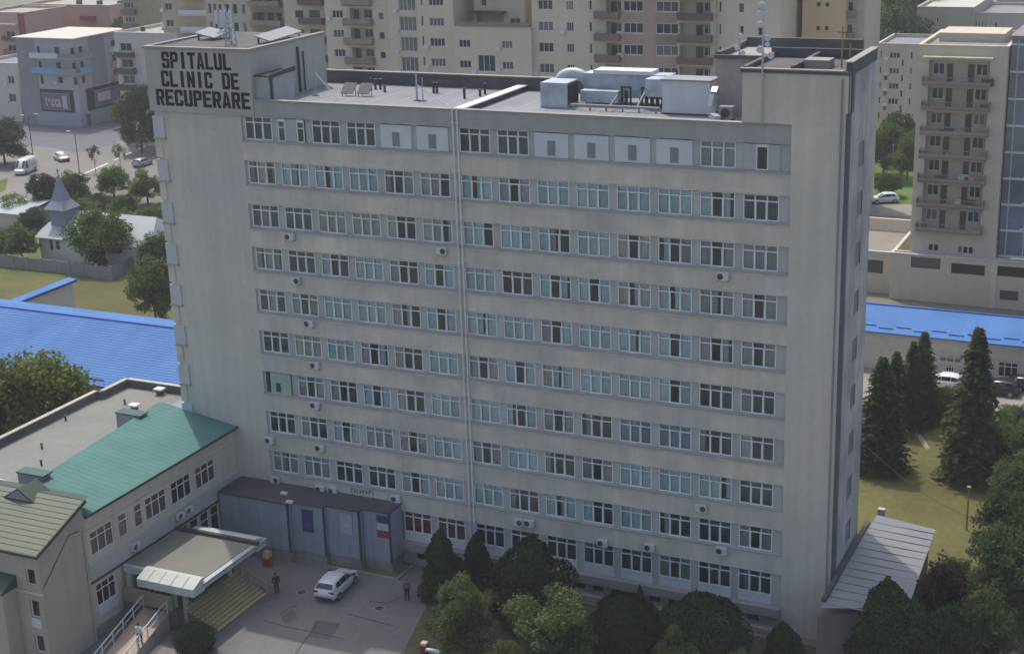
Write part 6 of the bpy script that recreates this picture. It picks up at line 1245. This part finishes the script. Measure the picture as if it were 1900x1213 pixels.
p = T(756,1113); person((p[0],p[1],0.004), math.radians(200), 'person in grey top and black trousers near the dark conifers', mat('cloth_grey', S((98,98,104)), 0.9), mat('cloth_black', S((30,28,32))), SKIN, HAIR2, 0.6)
person((1.35,-19.2,0.80), math.radians(10), 'person in white top and blue trousers walking up the ramp', mat('cloth_white', S((200,202,208)), 0.9), mat('cloth_blue', S((86,96,136)), 0.9), SKIN, HAIR, 1.0)
# ------------------------------------------------------------------ street furniture
def lamp(px_, py_, h, label, arms=((1.2,0.0),), m=DKMETAL, group='street lamps'):
    p = at(px_, py_, z=0.0); o = thing('street_lamp', label, 'street lamp', p, group)
    part('pole', MB().tube(p, p+Vector((0,0,h)), 0.10, 0.06, n=7), m, o)
    for ax, ay in arms:
        e = p+Vector((ax,ay,h+0.35 if abs(ax)+abs(ay) > 0.2 else h)); part('arm', MB().tube(p+Vector((0,0,h)), e, 0.045, n=5), m, o); lw = 0.35 if abs(ax)+abs(ay) > 0.2 else 0.14; part('lantern', MB().box(e.x-lw,e.x+lw,e.y-0.14,e.y+0.14,e.z-0.05,e.z+0.10), WPANEL if lw > 0.2 else m, o)
    return o
lamp(61,287,7.0,'twin-armed street lamp before the grey office', ((-0.9,-0.5),(0.8,1.2))); lamp(148,326,7.2,'single-armed street lamp behind the steeple', ((-1.6,0.3),))
lamp(1793,983,3.6,'short ochre lamp post alone on the lawn', ((0.0,0.05),), mat('ochre_paint', S((150,140,70))), None); lamp(1655,330,5.2,'slim lamp post before the pale concrete flats', ((0.0,0.05),), METAL, None)
p = at(787,1192,z=1.25); o = thing('barrier_gate', 'red barrier post with white cap and white boom at the bottom edge', 'barrier', (p.x,p.y,0.0))
part('post', MB().box(p.x-0.22,p.x+0.22,p.y-0.22,p.y+0.22,0,1.1), mat('barrier_red', S((112,44,42)), 0.6, 0.1), o); part('cap', MB().box(p.x-0.2,p.x+0.2,p.y-0.2,p.y+0.2,1.103,1.3), mat('barrier_pink', S((206,176,168)), 0.6), o)
part('boom', MB().box(p.x+0.24,p.x+1.35,p.y-0.32,p.y-0.12,0.85,1.02), WHITE, o)
p = at(497,1046,z=0.1); o = thing('salt_bin', 'orange bin with pale yellow front beside the canopy', 'bin', (p.x,p.y,0.1))
part('bin_body', MB().prism([(p.x-0.32,0.1),(p.x+0.32,0.1),(p.x+0.38,0.7),(p.x-0.38,0.7)], 'y', p.y-0.28, p.y+0.28), mat('bin_orange', S((150,76,40)), 0.6, 0.08), o); part('bin_lid', MB().prism([(p.y-0.3,0.703),(p.y+0.3,0.703),(p.y+0.3,1.15),(p.y-0.1,1.15)], 'x', p.x-0.26, p.x+0.26), mat('bin_yellow', S((176,156,108)), 0.6, 0.06), o)
a, c = at(1610,830,y=14.0), at(1905,990,y=2.0); q = MB(); P = [a.lerp(c, k/12)-Vector((0,0,1.2*math.sin(math.pi*k/12))) for k in range(13)]
for u, v in zip(P, P[1:]): q.tube(u, v, 0.018, n=4)
solo('overhead_cable', q, DKMETAL, 'thin sagging cable crossing above the lawn beside the lean-to', 'cable')
q = MB().tube((24.3,4.4,Zr+0.35),(30.8,4.4,Zr+0.35),0.09,n=8)
for k in range(6): q.box(24.5+k*1.2,24.6+k*1.2,4.35,4.45,Zr,Zr+0.3)
q.tube((27.2,4.4,Zr+0.35),(27.2,6.0,Zr+0.9),0.07,n=6).tube((29.2,4.4,Zr+0.35),(29.2,6.0,Zr+1.2),0.07,n=6)
solo('roof_pipework', q, VENT, 'low grey pipe run in front of the silver roof duct', 'pipework')
for px_, py_, lb in ((560,1098,'iron manhole cover between the person and the white car'),(704,1128,'iron manhole cover right of the white car')):
    c = at(px_, py_, z=0.006); o = thing('manhole_cover', lb, 'manhole', c, 'manhole covers in the forecourt'); part('rim', MB().tube(c, c+Vector((0,0,0.012)), 0.42, n=20), CONC, o); part('lid', MB().tube(c+Vector((0,0,0.013)), c+Vector((0,0,0.02)), 0.34, n=20), DKMETAL, o)
# ------------------------------------------------------------------ thin summer haze over the whole place
hm = bpy.data.materials.new('haze_air'); hm.use_nodes = True; hn = hm.node_tree.nodes; hn.clear()
ho = hn.new('ShaderNodeOutputMaterial'); hv = hn.new('ShaderNodeVolumePrincipled'); hv.inputs['Color'].default_value = (0.92, 0.94, 0.97, 1); hv.inputs['Density'].default_value = 0.00032
hm.node_tree.links.new(hv.outputs[0], ho.inputs['Volume'])
hz = link('haze', MB().box(-1700,1700,-500,2500,-1.0,62.0).mesh('haze', hm)); props(hz, 'thin pale summer haze over the whole scene', 'haze', kind='stuff')
